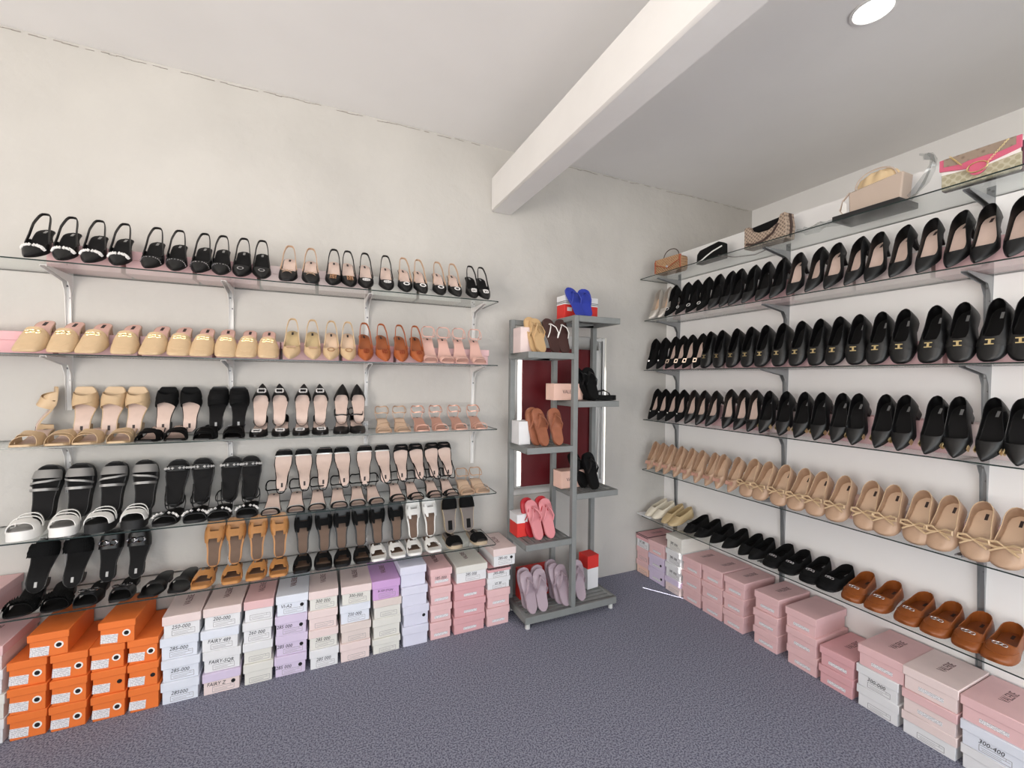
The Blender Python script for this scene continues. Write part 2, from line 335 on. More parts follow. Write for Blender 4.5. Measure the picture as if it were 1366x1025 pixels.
# ------------------------------------------------------------------ grey corner rack
rk = link('display_rack', None, loc=(-1.2, -0.29, 0)); tag(rk, 'grey metal rack with staggered slatted shelves between the two shelf walls', 'rack')
RX0, RX1, RXM, RYF, RYB = -0.355, 0.355, 0.0, -0.155, 0.155   # local
def post(x, y, z1, z0=0.085):
    b = MB(); b.b2((x-0.0175, y-0.0175, z0), (x+0.0175, y+0.0175, z1)); part('post', b, M['rack'], rk, bevel=0.002)
post(RX0+0.018, RYB-0.018, 2.01); post(RXM, RYF+0.018, 2.03); post(RX1-0.018, RYB-0.018, 1.99); post(RXM, RYB-0.018, 2.03)
def slat_shelf(x0, x1, y0, y1, z, t, ns, name, along='y'):
    b = MB(); e = 0.03
    b.b2((x0, y0, z-t), (x1, y0+e, z)); b.b2((x0, y1-e, z-t), (x1, y1, z)); b.b2((x0, y0+e, z-t), (x0+e, y1-e, z)); b.b2((x1-e, y0+e, z-t), (x1, y1-e, z))
    fr = part(name, b, M['rack'], rk, bevel=0.0015)
    if along == 'y':
        w = (x1-x0-2*e)/ns
        for k in range(ns):
            c = MB(); c.b2((x0+e+k*w+0.007, y0+e, z-0.012), (x0+e+(k+1)*w-0.007, y1-e, z-0.001)); link('slat', c.mesh('slat', M['rack'], bevel=0.001), fr)
    else:
        w = (y1-y0-2*e)/ns
        for k in range(ns):
            c = MB(); c.b2((x0+e, y0+e+k*w+0.006, z-0.012), (x1-e, y0+e+(k+1)*w-0.006, z-0.001)); link('slat', c.mesh('slat', M['rack'], bevel=0.001), fr)
for z in (0.548, 1.164, 1.776): slat_shelf(RX0, RXM-0.018, RYF, RYB, z, 0.04, 6, 'left_shelf')
for z in (0.839, 1.457, 2.030): slat_shelf(RXM+0.018, RX1, RYF, RYB, z, 0.04, 6, 'right_shelf')
slat_shelf(RX0, RX1, RYF, RYB, 0.085, 0.045, 6, 'base_tray', 'x')
b = MB(); b.b2((RX0+0.036, RYB-0.033, 1.975), (RXM-0.018, RYB-0.003, 2.01)); part('top_rail', b, M['rack'], rk, bevel=0.002)
b = MB(); b.b2((RXM-0.016, RYF+0.035, 1.995), (RXM+0.016, RYB-0.035, 2.03)); part('top_rail', b, M['rack'], rk, bevel=0.002)
for x in (RX0+0.03, RX1-0.03):
    for y in (RYF+0.03, RYB-0.03):
        b = MB(); b.disc((x, y, 0.02), 0.016, 0.04, None, 12); part('foot', b, M['winframe'], rk)
# ------------------------------------------------------------------ ceiling downlight
dl = link('ceiling_downlight', None, loc=(-0.54, -1.78, ZC)); tag(dl, 'round white recessed ceiling downlight, switched on', 'downlight')
b = MB(); R = [[(r*math.cos(a), r*math.sin(a), z) for a in np.linspace(0, 2*PI, 33)[:-1]] for r, z in ((0.085, 0.0), (0.085, -0.006), (0.074, -0.008), (0.070, -0.003))]
b.grid(R, closev=True); part('rim', b, M['whitemetal'], dl)
em = bpy.data.materials.new('lamp_glow'); em.use_nodes = True; em.node_tree.nodes['Principled BSDF'].inputs['Emission Color'].default_value = (1, 0.98, 0.95, 1); em.node_tree.nodes['Principled BSDF'].inputs['Emission Strength'].default_value = 6
b = MB(); b.disc((0, 0, -0.004), 0.071, 0.002, None, 32); part('diffuser', b, em, dl)

# ------------------------------------------------------------------ shoes
# local frame: toe tip at the origin, y runs from toe to heel, z up, ground at z=0
OUT = dict(
 pointed=[(0, .0025), (.03, .0078), (.08, .0155), (.16, .025), (.26, .0345), (.36, .0395), (.5, .035), (.65, .0295), (.8, .0285), (.9, .027), (.97, .018), (1, .003)],
 almond=[(0, .011), (.02, .020), (.06, .0285), (.12, .035), (.22, .041), (.34, .043), (.5, .038), (.65, .032), (.8, .031), (.9, .029), (.97, .019), (1, .004)],
 round=[(0, .010), (.02, .023), (.06, .034), (.13, .042), (.24, .0455), (.36, .0445), (.5, .038), (.65, .034), (.8, .034), (.9, .031), (.97, .019), (1, .004)],
 square=[(0, .024), (.015, .030), (.05, .0345), (.12, .039), (.24, .042), (.36, .042), (.5, .034), (.65, .0275), (.8, .0275), (.9, .0265), (.97, .019), (1, .006)],
 snip=[(0, .012), (.02, .017), (.08, .026), (.16, .0335), (.26, .039), (.36, .041), (.5, .036), (.65, .030), (.8, .029), (.9, .027), (.97, .018), (1, .003)])
HT = [(0, .008), (.03, .013), (.1, .021), (.2, .032), (.35, .047), (.5, .058), (.7, .066), (1, .075)]
WALLS = dict(pump=[(0, .03), (.25, .034), (.45, .028), (.7, .038), (.9, .054), (1, .058)],
             flat=[(0, .03), (.25, .036), (.45, .034), (.7, .040), (.9, .050), (1, .053)],
             loafer=[(0, .04), (.25, .044), (.45, .046), (.7, .048), (.9, .056), (1, .060)],
             moc=[(0, .03), (.25, .038), (.45, .034), (.7, .036), (.9, .046), (1, .049)],
             sling=[(0, .03), (.25, .034), (.40, .030), (.52, .016), (.60, .004), (1, .004)])
def ip(tab, t): return float(np.interp(t, [a for a, _ in tab], [v for _, v in tab]))
class Last:
    def __init__(s, L=.245, out='pointed', hh=.05, plat=.005, spring=.006, ws=1.0, hs=1.0, bend=.006, ht=None):
        s.L, s.out, s.hh, s.plat, s.spring, s.ws, s.hs, s.bend, s.ht = L, OUT[out], hh, plat, spring, ws*1.08, hs, bend, ht or HT
    def hw(s, t): return ip(s.out, t)*s.ws
    def cx(s, t): return s.bend*(1-t)**2 - s.bend*0.4*math.sin(PI*t)
    def zs(s, t):
        k = min(1, max(0, (t-.30)/.52)); return s.plat + s.hh*(k*k*(3-2*k)) + s.spring*max(0, 1-t/.16)**2
    def h(s, t): return ip(s.ht, t)*s.hs
    def top(s, t, lift=0): return np.array([s.cx(t), t*s.L, s.zs(t)+s.h(t)+lift])
    def frame(s, t, lift=0):
        a, b = s.top(max(0, t-.03)), s.top(t+.03); V = (b-a)/np.linalg.norm(b-a); U = np.array([1.0, 0, 0]); N = np.cross(U, V)
        return s.top(t)+N*lift, np.stack([U, V, N], 1)
    # ---- pieces
    def sole(s, grow=1.0, thick=None):
        b = MB(); ts = [0, .01, .03, .06, .11, .18, .26, .36, .48, .60, .70, .80, .88, .94, .98, 1]; rows = []
        for t in ts:
            w = s.hw(t)*grow; c = s.cx(t); y = t*s.L; z = s.zs(t); th = (thick or s.plat); th = min(th, z-0.0005) if s.hh == 0 else th
            rows.append([(c-w, y, z-th), (c-w*1.0, y, z), (c+w*1.0, y, z), (c+w, y, z-th)])
        b.grid(rows, closev=True); n = len(ts)*4; b.f += [(0, 1, 2, 3), (n-1, n-2, n-3, n-4)]; b.m += [0, 0]; return b
    def insole(s, grow=.92, t0=0.03, t1=.985, lift=.0015):
        b = MB(); rows = []
        for t in np.linspace(t0, t1, 14):
            w = s.hw(t)*grow; c = s.cx(t); y = t*s.L; z = s.zs(t)
            rows.append([(c-w, y, z+.0002), (c-w*.97, y, z+lift), (c+w*.97, y, z+lift), (c+w, y, z+.0002)])
        b.grid(rows); n = len(rows)*4; b.f += [(0, 1, 2, 3), (n-1, n-2, n-3, n-4)]; b.m += [0, 0]; return b
    def heel(s, kind):
        b = MB(); tl = dict(kitten=(.80, 1), block=(.74, 1), stiletto=(.84, 1), low=(.70, 1), wedge=(.45, 1))[kind]
        zb = lambda t: s.zs(t)-s.plat+.001
        f = dict(kitten=.30, block=.86, stiletto=.28, low=.95, wedge=.95)[kind]; rings = []; n = 14
        tt = [tl[0]+(tl[1]-tl[0])*k/6 for k in range(7)]
        loop = [(s.cx(t)+s.hw(t)*.97, t) for t in tt] + [(s.cx(t)-s.hw(t)*.97, t) for t in tt[::-1]]
        c0 = .93 if kind in ('kitten', 'stiletto') else sum(tl)/2
        for k, (u, g) in enumerate(((0, 1), (.25, 1-(1-f)*.55), (.55, f+(1-f)*.12), (1, f))):
            ring = []
            for x, t in loop:
                z1 = zb(t); tc = c0+(t-c0)*g; xc = s.cx(.95)+(x-s.cx(.95))*g; ring.append((xc, tc*s.L, z1*(1-u)))
            rings.append(ring)
        b.grid(rings, closev=True); m = len(loop); N = len(b.v); b.f += [tuple(range(N-m, N))]; b.m += [0]; return b
    def upper(s, tv, tl=.16, wall='pump', tend=1.0, grow=1.03, e1=.75, e2=.85, closeheel=True, base=.5):
        W = WALLS[wall]; P = []; top = []
        ts = list(np.linspace(0, 1, 10)**1.3*tv) + ([tv+(tend-tv)*k for k in (.03, .07, .12, .18, .25, .33, .42, .52, .62, .72, .82, .9, .96, 1)] if tend > tv else [])
        for t in ts:
            h = s.h(t); aw = math.asin(min(1, ip(W, t)*s.hs/h))
            if t <= tv: a = PI/2
            else:
                k = (t-tv)/tl; a = max(aw, math.acos(min(1, math.sqrt(1-(1-k)**2)))) if k < 1 else aw
            w = s.hw(t)*grow+.0008; c = s.cx(t); z0 = s.zs(t)-s.plat*base; R = []
            for j in range(9):
                q = a*j/8; R.append((w*abs(math.cos(q))**e1 if q < PI/2-1e-6 else 0.0, z0+(h+s.plat*base)*math.sin(q)**e2))
            P.append((c, t*s.L, R)); top.append((t, c, R[-1]))
        b = MB()
        for sg in (1, -1): b.grid([[(c+sg*x, y, z) for x, z in R] for c, y, R in P])
        if tend >= 1 and closeheel:
            c, y, R = P[-1]; b.grid([[(c+x, y, z) for x, z in R], [(c-x, y, z) for x, z in R]])
        c, y, R = P[0]; ring = [(c+x, y, z) for x, z in R] + [(c-x, y, z) for x, z in R[::-1][1:]]; b.add(ring, [tuple(range(len(ring)))])
        s.topline = [np.array([c+x, t*s.L, z]) for t, c, (x, z) in top if t >= tv] ; s.topline_l = [np.array([c-x, t*s.L, z]) for t, c, (x, z) in top if t >= tv]
        return b
    def piping(s, r=.0013):
        p = s.topline_l[::-1][:-1] + s.topline
        return MB().tube(p[::-1], r, 5, closed=False)
    def band(s, t0, t1, h=.05, grow=1.05, prof=None, skew=0.0, ns=4, lift=0.0, cols=None, flatten=.8, th=None):
        al = cols or list(np.linspace(0, 1, 15)); P = []
        for k in range(ns+1):
            u = k/ns; row = []
            for f in al:
                q = PI*f; m = (t0+t1)/2; hf = (t1-t0)/2
                if prof: hf *= prof(f)
                t = m+(2*u-1)*hf+skew*(f-.5)*2; t = min(max(t, .004), .995)
                cs = math.cos(q); w = s.hw(t)*grow+.001
                hv = (h if not callable(h) else h(t))
                row.append((s.cx(t)+w*abs(cs)**.7*(1 if cs >= 0 else -1), t*s.L, s.zs(t)-min(s.plat*.5, .006)+(hv+lift)*math.sin(q)**flatten))
            P.append(row)
        return MB().grid(P)
    def sling(s, w=.011, ta=.44, za=.020, zb=.070, back=1.03, th=.0042):
        p = []
        for f in np.linspace(0, 1, 19):
            q = PI*f; c = math.cos(q); sn = math.sin(q)
            t = ta+(back-ta)*sn**.8; x = s.cx(.8)+(s.hw(min(t, .9))*.98)*abs(c)**.55*(1 if c >= 0 else -1)
            p.append((x, t*s.L, s.zs(min(t, 1))+za+(zb-za)*sn**1.2))
        return MB().ribbon(p, (0, -.35, 1), w, th)
    def ankle(s, w=.007, z=.068, rx=.040):
        p = []
        for q in np.linspace(0, 2*PI, 29)[:-1]:
            y = s.L*(.80+.21*math.sin(q)); p.append((s.cx(.9)+rx*math.cos(q)*(1-.15*math.sin(q)), y, s.zs(.95)+z*(.85+.30*math.sin(q))+.006*math.sin(3*q)))
        b = MB().ribbon(p, (0, 0, 1), w, .0032, closed=True)
        for sg in (1, -1):   # heel tabs joining the ring and the sole
            b.ribbon([(s.cx(.9)+sg*s.hw(.90)*.98, .90*s.L, s.zs(.90)-.002), (s.cx(.9)+sg*rx*.97, .91*s.L, s.zs(.9)+z*.5), (s.cx(.9)+sg*rx*.90, .92*s.L, s.zs(.95)+z)], (0, 1, 0), .008, .003)
        return b
    def patch(s, t=.84, w=.010, l=.030):
        z = s.zs(t)+.0019; dz = (s.zs(t+.06)-s.zs(t-.06))/(0.12*s.L); V = np.array([0, 1, dz]); V /= np.linalg.norm(V); U = np.array([1.0, 0, 0]); N = np.cross(U, V)
        return MB().box((s.cx(t), t*s.L, z), (w, l, .0012), np.stack([U, V, N], 1))
# ---- ornaments (p, R from Last.frame)
def fr_pts(p, R, pts): return [p+R@np.array(q) for q in pts]
def o_crystals(s, t, rows=3, r=.0042, a0=.12, a1=.88, n=17, h=None):
    b = MB(); rs = np.random.RandomState(5)
    for k in range(rows):
        tt = t-(k-(rows-1)/2)*.028
        for f in np.linspace(a0, a1, n):
            q = PI*f; c = math.cos(q); w = s.hw(tt)*1.05
            b.octa((s.cx(tt)+w*abs(c)**.75*(1 if c > 0 else -1), tt*s.L+rs.uniform(-.002, .002), s.zs(tt)+s.h(tt)*math.sin(q)**.85+.002), r*rs.uniform(.75, 1.2))
    return b
def o_chain(s, t, links=3, rx=.010, ry=.006, tr=.0016, step=.017):
    b = MB(); p, R = s.frame(t, .004)
    for k in range(links):
        u = (k-(links-1)/2)*step
        b.tube(fr_pts(p, R, [(u+rx*math.cos(q), ry*math.sin(q), -abs(u)**2*14+(.001 if k % 2 else 0)) for q in np.linspace(0, 2*PI, 15)[:-1]]), tr, 5, closed=True)
    return b
def o_ring(s, t, rx=.013, ry=.010, bead=.0033, n=14, lift=.004, square=False, fill=0, tube=0, dx=0):
    b = MB(); p, R = s.frame(t, lift); pts = []
    for q in np.linspace(0, 2*PI, n+1)[:-1]:
        c, sn = math.cos(q), math.sin(q)
        if square: m = max(abs(c), abs(sn)); c, sn = c/m, sn/m
        pts.append((dx+rx*c, ry*sn, 0))
    P = fr_pts(p, R, pts)
    if tube: b.tube(P, tube, 5, closed=True)
    else:
        for q in P: b.octa(q, bead)
    for k in range(fill):
        q = k*2.4; rr = math.sqrt((k+.5)/fill)*.8; b.octa(p+R@np.array([dx+rx*rr*math.cos(q), ry*rr*math.sin(q), .001]), bead*.9)
    return b
def o_bar(s, t, w=.020, l=.014):
    b = MB(); p, R = s.frame(t, .003)
    b.box(p+R@np.array([0, l/2, 0]), (w, .004, .003), R); b.box(p-R@np.array([0, l/2, 0]), (w, .004, .003), R); b.box(p, (.008, l, .003), R); return b
def o_bow(s, t, w=.022, h=.009, rw=.008, tails=True, lift=.004):
    b = MB(); p, R = s.frame(t, lift)
    for sg in (1, -1):
        pts = [(0, 0, 0), (sg*w*.5, h*.75, .004), (sg*w, h*.55, .006), (sg*w*1.05, -h*.2, .005), (sg*w*.55, -h*.45, .002)]
        b.tube(fr_pts(p, R, pts), rw*.36, 5, closed=True)
        if tails: b.tube(fr_pts(p, R, [(0, 0, 0), (sg*w*.45, -h*.7, .002), (sg*w*.9, -h*1.5, .0)]), rw*.30, 5)
    b.box(p+R[:, 2]*.003, (.008, .009, .006), R); return b
def o_flatbow(s, t, w=.034, h=.016):
    b = MB(); p, R = s.frame(t, .002)
    for sg in (1, -1):
        q = fr_pts(p, R, [(0, -h*.25, .002), (0, h*.25, .002), (sg*w/2, h*.55, .004), (sg*w/2, -h*.55, .004)]); q2 = [a+R[:, 2]*.003 for a in q]
        b.add(q+q2, [(0, 1, 2, 3), (7, 6, 5, 4), (0, 4, 5, 1), (1, 5, 6, 2), (2, 6, 7, 3), (3, 7, 4, 0)])
    b.box(p+R[:, 2]*.004, (.007, h*.75, .004), R); return b
def o_pearl(s, t, r=.0045):
    p, R = s.frame(t, .004); b = MB(); b.grid([[p+np.array([r*math.cos(a)*math.cos(c), r*math.sin(a)*math.cos(c), r*math.sin(c)]) for a in np.linspace(0, 2*PI, 9)[:-1]] for c in np.linspace(-PI/2, PI/2, 6)], closev=True); return b

def gold_side(sg):
    def f(s):
        t = .22; w = s.hw(t)*1.04+.002; return MB().box((s.cx(t)+sg*w, t*s.L, s.zs(t)+.005), (.004, .022, .020), None)
    return f
HS = lambda a, b: (lambda t: a+(b-a)*min(1, max(0, (t-.10)/.36)))
KIND = {}
def kind(name, objname, desc, cat, parts):
    """parts: list of (part name, MB, materials, options, index of the parent part or None)"""
    out = []
    for pn, mb, ms, opt, par in parts:
        out.append((pn, mb.mesh(name+'_'+pn, ms, **opt), par))
    KIND[name] = (objname, desc, cat, out)
SM = dict(smooth=45); TH = dict(smooth=50, solid=.0016)
def put_shoe(kn, mtx, label, group, mirror=False):
    objname, desc, cat, parts = KIND[kn]
    e = link(objname, None, mtx=mtx @ Matrix.Diagonal((-1 if mirror else 1, 1, 1, 1))); tag(e, label, cat, group)
    made = []
    for pn, me, par in parts:
        made.append(link(pn, me, e if par is None else made[par]))
    return e

def slingback(name, desc, body, lining, strap, orn=None, ornm=None, ornname=None, out='pointed', hh=.052, L=.240, tv=.30, heelk='kitten', heelm=None, bandm=None):
    s = Last(L, out, hh, .004, hs=.95); P = [('sole', s.sole(), M['blacksole'] if body in (M['black'], M['suede']) else body, SM, None)]
    P.append(('insole', s.insole(), lining, SM, None)); P.append(('size_tag', s.patch(), M['tag'] if lining is not M['blackin'] else M['tagsilver'], SM, 1))
    P.append(('upper', s.upper(tv, .12, 'sling', .60), body, TH, None)); P.append(('heel', s.heel(heelk), heelm or body, SM, None))
    P.append(('sling_strap', s.sling(), strap, SM, None))
    if orn: P.append((ornname, orn(s), ornm, SM, 3))
    kind(name, 'slingback_shoe', desc, 'shoe', P)
def pump(name, desc, body, lining, orn=None, ornm=None, ornname=None, out='pointed', hh=.065, L=.250, tv=.28, wall='pump', heelk='kitten', heelm=None, pipe=None, tl=.16, objname='pump', hs=1.0, orn2=None, solem=None, ws=1.0, heel=True, plat=.004):
    s = Last(L, out, hh, plat, hs=hs, ws=ws); P = [('sole', s.sole(1.0 if plat < .008 else 1.05), solem or (M['blacksole'] if body in (M['black'], M['suede']) else body), SM, None)]
    P.append(('insole', s.insole(), lining, SM, None)); P.append(('size_tag', s.patch(), M['tag'] if lining not in (M['blackin'],) else M['tagsilver'], SM, 1))
    P.append(('upper', s.upper(tv, tl, wall), body, TH, None))
    if heel: P.append(('heel', s.heel(heelk), heelm or body, SM, None))
    if pipe: P.append(('topline_piping', s.piping(), pipe, SM, 3))
    if orn: P.append((ornname, orn(s), ornm, SM, 3))
    if orn2: P.append((orn2[0], orn2[1](s), orn2[2], orn2[3] if len(orn2) > 3 else SM, 3))
    kind(name, objname, desc, 'shoe', P)
mirr = lambda f: f if f <= .5 else 1-f
B, BI, PKI = M['black'], M['blackin'], M['pinkin']
# -- back wall, top shelf
slingback('sling_crystal', 'black slingback with wide crystal band', B, BI, B, lambda s: o_crystals(s, .27, 2, .0066, n=12), M['crystal'], 'crystal_band')
slingback('sling_chain', 'black slingback with thin crystal chain', B, BI, B, lambda s: o_crystals(s, .26, 1, .0040, .05, .95, 13), M['chrome'], 'crystal_chain')
slingback('sling_buckle', 'black slingback with oval silver buckle', B, BI, B, lambda s: o_ring(s, .19, .013, .009, .003), M['chrome'], 'buckle')
slingback('sling_bow', 'black slingback with thin bow and blush insole', B, PKI, M['nude'], lambda s: o_bow(s, .26, .026, .010, .004), M['nude'], 'bow', out='snip')
slingback('sling_gold', 'black slingback with dull gold brooch', B, PKI, B, lambda s: o_ring(s, .22, .014, .014, .004, 16, square=True, fill=9), M['rosegold'], 'brooch')
slingback('sling_oval', 'black slingback with white oval crystal brooch', B, PKI, B, lambda s: o_ring(s, .22, .019, .009, .0035, 16, fill=12), M['crystal'], 'brooch')
slingback('sling_flower', 'black slingback with crystal ring, blush strap', B, PKI, M['nude'], lambda s: o_ring(s, .22, .016, .011, .0045, 16), M['crystal'], 'brooch')
slingback('sling_square', 'black slingback with square crystal brooch', B, BI, B, lambda s: o_ring(s, .22, .014, .013, .0045, 18, square=True, fill=5), M['crystal'], 'brooch')
# -- back wall, second shelf
slingback('sling_bow_beige', 'plain beige slingback with flat bow', M['beige'], M['khaki'], M['beige'], lambda s: o_flatbow(s, .27, .044, .014), M['nude'], 'bow')
slingback('sling_ring_beige', 'beige slingback with gold crystal oval', M['beige'], M['nudein'], M['beige'], lambda s: o_ring(s, .24, .017, .012, .0032, 20), M['rosegold'], 'brooch')
slingback('sling_cognac', 'cognac slingback with square brooch', M['tan'], M['tanin'], M['tan'], lambda s: o_ring(s, .24, .013, .012, .004, 14, square=True, fill=6), mat('amber_bead', (150, 70, 40), .25, .3), 'brooch')
def loafer_mule():
    s = Last(.245, 'square', .045, .006, hs=1.05, ws=1.06); bm_ = M['beige']
    P = [('sole', s.sole(1.03), M['nude'], SM, None), ('insole', s.insole(.95), M['blush'], SM, None), ('size_tag', s.patch(.83, .012, .034), M['tag'], SM, 1),
         ('upper', s.upper(.47, .01, 'flat', .47), bm_, TH, None), ('heel', s.heel('block'), M['nude'], SM, None)]
    def seam(s):   # raised apron seam of the loafer toe
        p = []
        for f in np.linspace(.16, .84, 15):
            q = PI*f; t = .40-.30*math.sin((f-.16)/.68*PI)**.6; w = s.hw(t)*1.03; c = math.cos(q)
            p.append((s.cx(t)+w*abs(c)**.75*(1 if c > 0 else -1)*.95, t*s.L, s.zs(t)+s.h(t)*math.sin(q)**.85+.0015))
        return MB().tube(p, .0014, 5)
    P.append(('apron_seam', seam(s), bm_, SM, 3)); P.append(('vamp_strap', s.band(.345, .43, lambda t: s.h(t)+.0035, 1.07), bm_, TH, 3))
    P.append(('chain', o_chain(s, .385, 3, .011, .0065, .0019, .0165), M['gold'], SM, 6)); kind('loafer_mule', 'loafer_mule', 'beige square-toe loafer mule with gold chain', 'shoe', P)
loafer_mule()
def strappy(name, desc, strapm, insole, solem, bands, hh=.055, out='square', ankle=True, heelk='stiletto', L=.235, plat=.006, ankm=None, orn=None, tagm=None, cross=None, heel=True, obj='strap_sandal', edge=None, thick=None, grow=.94, sling=False):
    """open sandal: sole, insole, heel, arched straps, optional ankle ring"""
    s = Last(L, out, hh, plat, spring=.003); P = [('sole', s.sole(1.03), solem, SM, None), ('insole', s.insole(grow), insole, SM, None)]
    if tagm: P.append(('size_tag', s.patch(.85, .010, .024), tagm, SM, 1))
    if heel and hh > 0: P.append(('heel', s.heel(heelk), solem, SM, None))
    for bd in bands:
        mm = bd.get('m', strapm); kw = {k: v for k, v in bd.items() if k not in ('m', 'name')}
        P.append((bd.get('name', 'strap'), s.band(**kw), mm, dict(smooth=50, solid=thick or .002), None))
    if ankle: P.append(('ankle_strap', s.ankle(), ankm or strapm, SM, None))
    if sling: P.append(('sling_strap', s.sling(.005, .55, .01, .085), ankm or strapm, SM, None))
    if orn:
        for nm, fn, m2 in orn: P.append((nm, fn(s), m2, SM, None))
    kind(name, obj, desc, 'shoe', P)
strappy('ankle_blush', 'blush ankle-strap heeled sandal', M['blush'], M['blush'], M['blush'], [dict(t0=.06, t1=.19, h=.034)], .07, 'square', True, 'stiletto', tagm=M['tag'])
# -- third shelf
strappy('cross_beige', 'beige cross-strap mule', M['beige'], PKI, M['beige'], [dict(t0=.20, t1=.36, h=HS(.036, .060), skew=.10), dict(t0=.20, t1=.36, h=HS(.044, .068), skew=-.10)], .05, 'square', False, 'block', .245, tagm=M['tag'], obj='cross_strap_mule', orn=[('toe_lining', lambda s: s.insole(.985, .005, .30, .003), M['beige'])])
strappy('cross_black', 'black cross-strap mule with blush insole', M['suede'], PKI, B, [dict(t0=.18, t1=.34, h=HS(.034, .058), skew=.11), dict(t0=.18, t1=.34, h=HS(.042, .066), skew=-.11)], .05, 'square', False, 'block', .245, tagm=M['tag'], obj='cross_strap_mule', orn=[('toe_lining', lambda s: s.insole(.985, .005, .27, .003), M['suede'])])
strappy('knot_black', 'all-black wide knotted mule', M['suede'], BI, B, [dict(t0=.10, t1=.40, h=HS(.030, .052), skew=.05), dict(t0=.12, t1=.38, h=HS(.036, .058), skew=-.06), dict(t0=.19, t1=.30, h=.060, name='knot')], .05, 'square', False, 'block', .245, tagm=M['tagsilver'], obj='knotted_mule')
def dorsay(name, desc, strapm, orn, ank):
    s = Last(.245, 'pointed', .055, .004)
    P = [('sole', s.sole(), M['blacksole'], SM, None), ('insole', s.insole(.96), PKI, SM, None), ('upper', s.upper(.27, .08, 'sling', .42), B, TH, None), ('heel', s.heel('kitten'), B, SM, None)]
    # heel counter
    b = MB(); rows = []
    for u in (0, .5, 1):
        row = []
        for f in np.linspace(0, 1, 15):
            t = 1-.16*abs(2*f-1)**1.6; w = s.hw(t)*1.03; sg = 1 if f < .5 else -1; row.append((s.cx(t)+sg*w, t*s.L, s.zs(t)-.002+u*(.05-.03*abs(2*f-1)**2)))
        rows.append(row)
    b.grid(rows); P.append(('heel_counter', b, B, TH, None))
    if orn: P.append(('brooch', orn(s), M['crystal'], SM, 2))
    if ank: P.append(('ankle_strap', s.ankle(.008), B, SM, None))
    kind(name, 'dorsay_pump', desc, 'shoe', P)
dorsay('dorsay_crystal', 'black pointed open-side pump with crystal buckle', B, lambda s: o_ring(s, .17, .019, .011, .0048, 20, square=True), False)
dorsay('dorsay_ankle', 'black pointed open-side pump with ankle strap', B, None, True); dorsay('dorsay_up', 'black pointed open-side pump with ankle strap', B, None, False)
strappy('sandal_nude', 'nude heeled sandal with thin crossing strap', M['nude'], M['nudein'], M['nude'], [dict(t0=.05, t1=.17, h=.030), dict(t0=.36, t1=.39, h=.045, skew=.16)], .06, 'square', True, 'stiletto', .23, tagm=None)
strappy('sandal_rose', 'rose-gold strappy heeled sandal', M['rose'], M['rose'], M['rose'], [dict(t0=.10, t1=.14, h=.034, skew=.05), dict(t0=.10, t1=.14, h=.037, skew=-.05), dict(t0=.22, t1=.25, h=.040, skew=.07)], .06, 'square', True, 'stiletto', .23, tagm=M['tag'])
# -- fourth shelf
SLB = [dict(t0=.10, t1=.25, h=HS(.040, .062)), dict(t0=.30, t1=.335, h=.056, skew=.05), dict(t0=.43, t1=.475, h=.062, name='buckle_strap')]
strappy('slide_silver', 'black platform slide with silver-grey straps', M['greystrap'], BI, M['blacksole'], SLB, 0, 'round', False, plat=.040, L=.265, obj='platform_slide', thick=.003)
strappy('slide_white', 'all-white platform slide', M['white'], M['greystrap'], M['white'], SLB, 0, 'round', False, plat=.042, L=.265, obj='platform_slide', thick=.003)
strappy('slide_bw', 'black platform slide with white straps', M['white'], BI, M['blacksole'], SLB, 0, 'round', False, plat=.042, L=.265, obj='platform_slide', thick=.003)
def bandgems(t, h, n, r):
    def f(s):
        b = MB()
        for fr in np.linspace(.12, .88, n):
            q = PI*fr; c = math.cos(q); b.octa((s.cx(t)+(s.hw(t)*1.05+.003)*abs(c)**.7*(1 if c > 0 else -1), t*s.L, s.zs(t)+h*math.sin(q)**.8+.003), r)
        return b
    return f
strappy('sandal_gem', 'black flat sandal with crystal toe strap', B, BI, M['blacksole'], [dict(t0=.14, t1=.25, h=.036)], .012, 'round', True, 'low', .25, .014, orn=[('crystal_row', bandgems(.195, .038, 8, .0078), M['crystal'])], obj='flat_sandal', thick=.003)
strappy('sandal_gem_up', 'black flat sandal with crystal toe strap', B, BI, M['blacksole'], [dict(t0=.14, t1=.25, h=.036)], .012, 'round', False, 'low', .25, .014, orn=[('crystal_row', bandgems(.195, .038, 8, .0078), M['crystal'])], obj='flat_sandal', thick=.003, sling=True)
strappy('sandal_silver', 'blush-insole heeled sandal, black toe, silver band', M['suede'], PKI, B, [dict(t0=.04, t1=.15, h=.030), dict(t0=.15, t1=.18, h=.032, m=M['crystal'], name='silver_band')], .055, 'square', True, 'block', .24, tagm=M['tag'])
strappy('sandal_silver_up', 'blush-insole heeled sandal, black toe, silver band', M['suede'], PKI, B, [dict(t0=.04, t1=.15, h=.030), dict(t0=.15, t1=.18, h=.032, m=M['crystal'], name='silver_band')], .055, 'square', False, 'block', .24, tagm=M['tag'], sling=True)
strappy('sandal_cross', 'black heeled sandal with crossed toe straps', M['suede'], PKI, B, [dict(t0=.10, t1=.17, h=.036, skew=.06), dict(t0=.10, t1=.17, h=.039, skew=-.06), dict(t0=.02, t1=.07, h=.02)], .055, 'square', True, 'block', .235, tagm=M['tag'])
strappy('sandal_cross_up', 'black heeled sandal with crossed toe straps', M['suede'], PKI, B, [dict(t0=.10, t1=.17, h=.036, skew=.06), dict(t0=.10, t1=.17, h=.039, skew=-.06), dict(t0=.02, t1=.07, h=.02)], .055, 'square', False, 'block', .235, tagm=M['tag'], sling=True)
strappy('sandal_beige', 'small beige strappy sandal', M['nude'], M['nudein'], M['nude'], [dict(t0=.07, t1=.15, h=.034), dict(t0=.30, t1=.33, h=.045, skew=.06)], .045, 'round', True, 'block', .225)
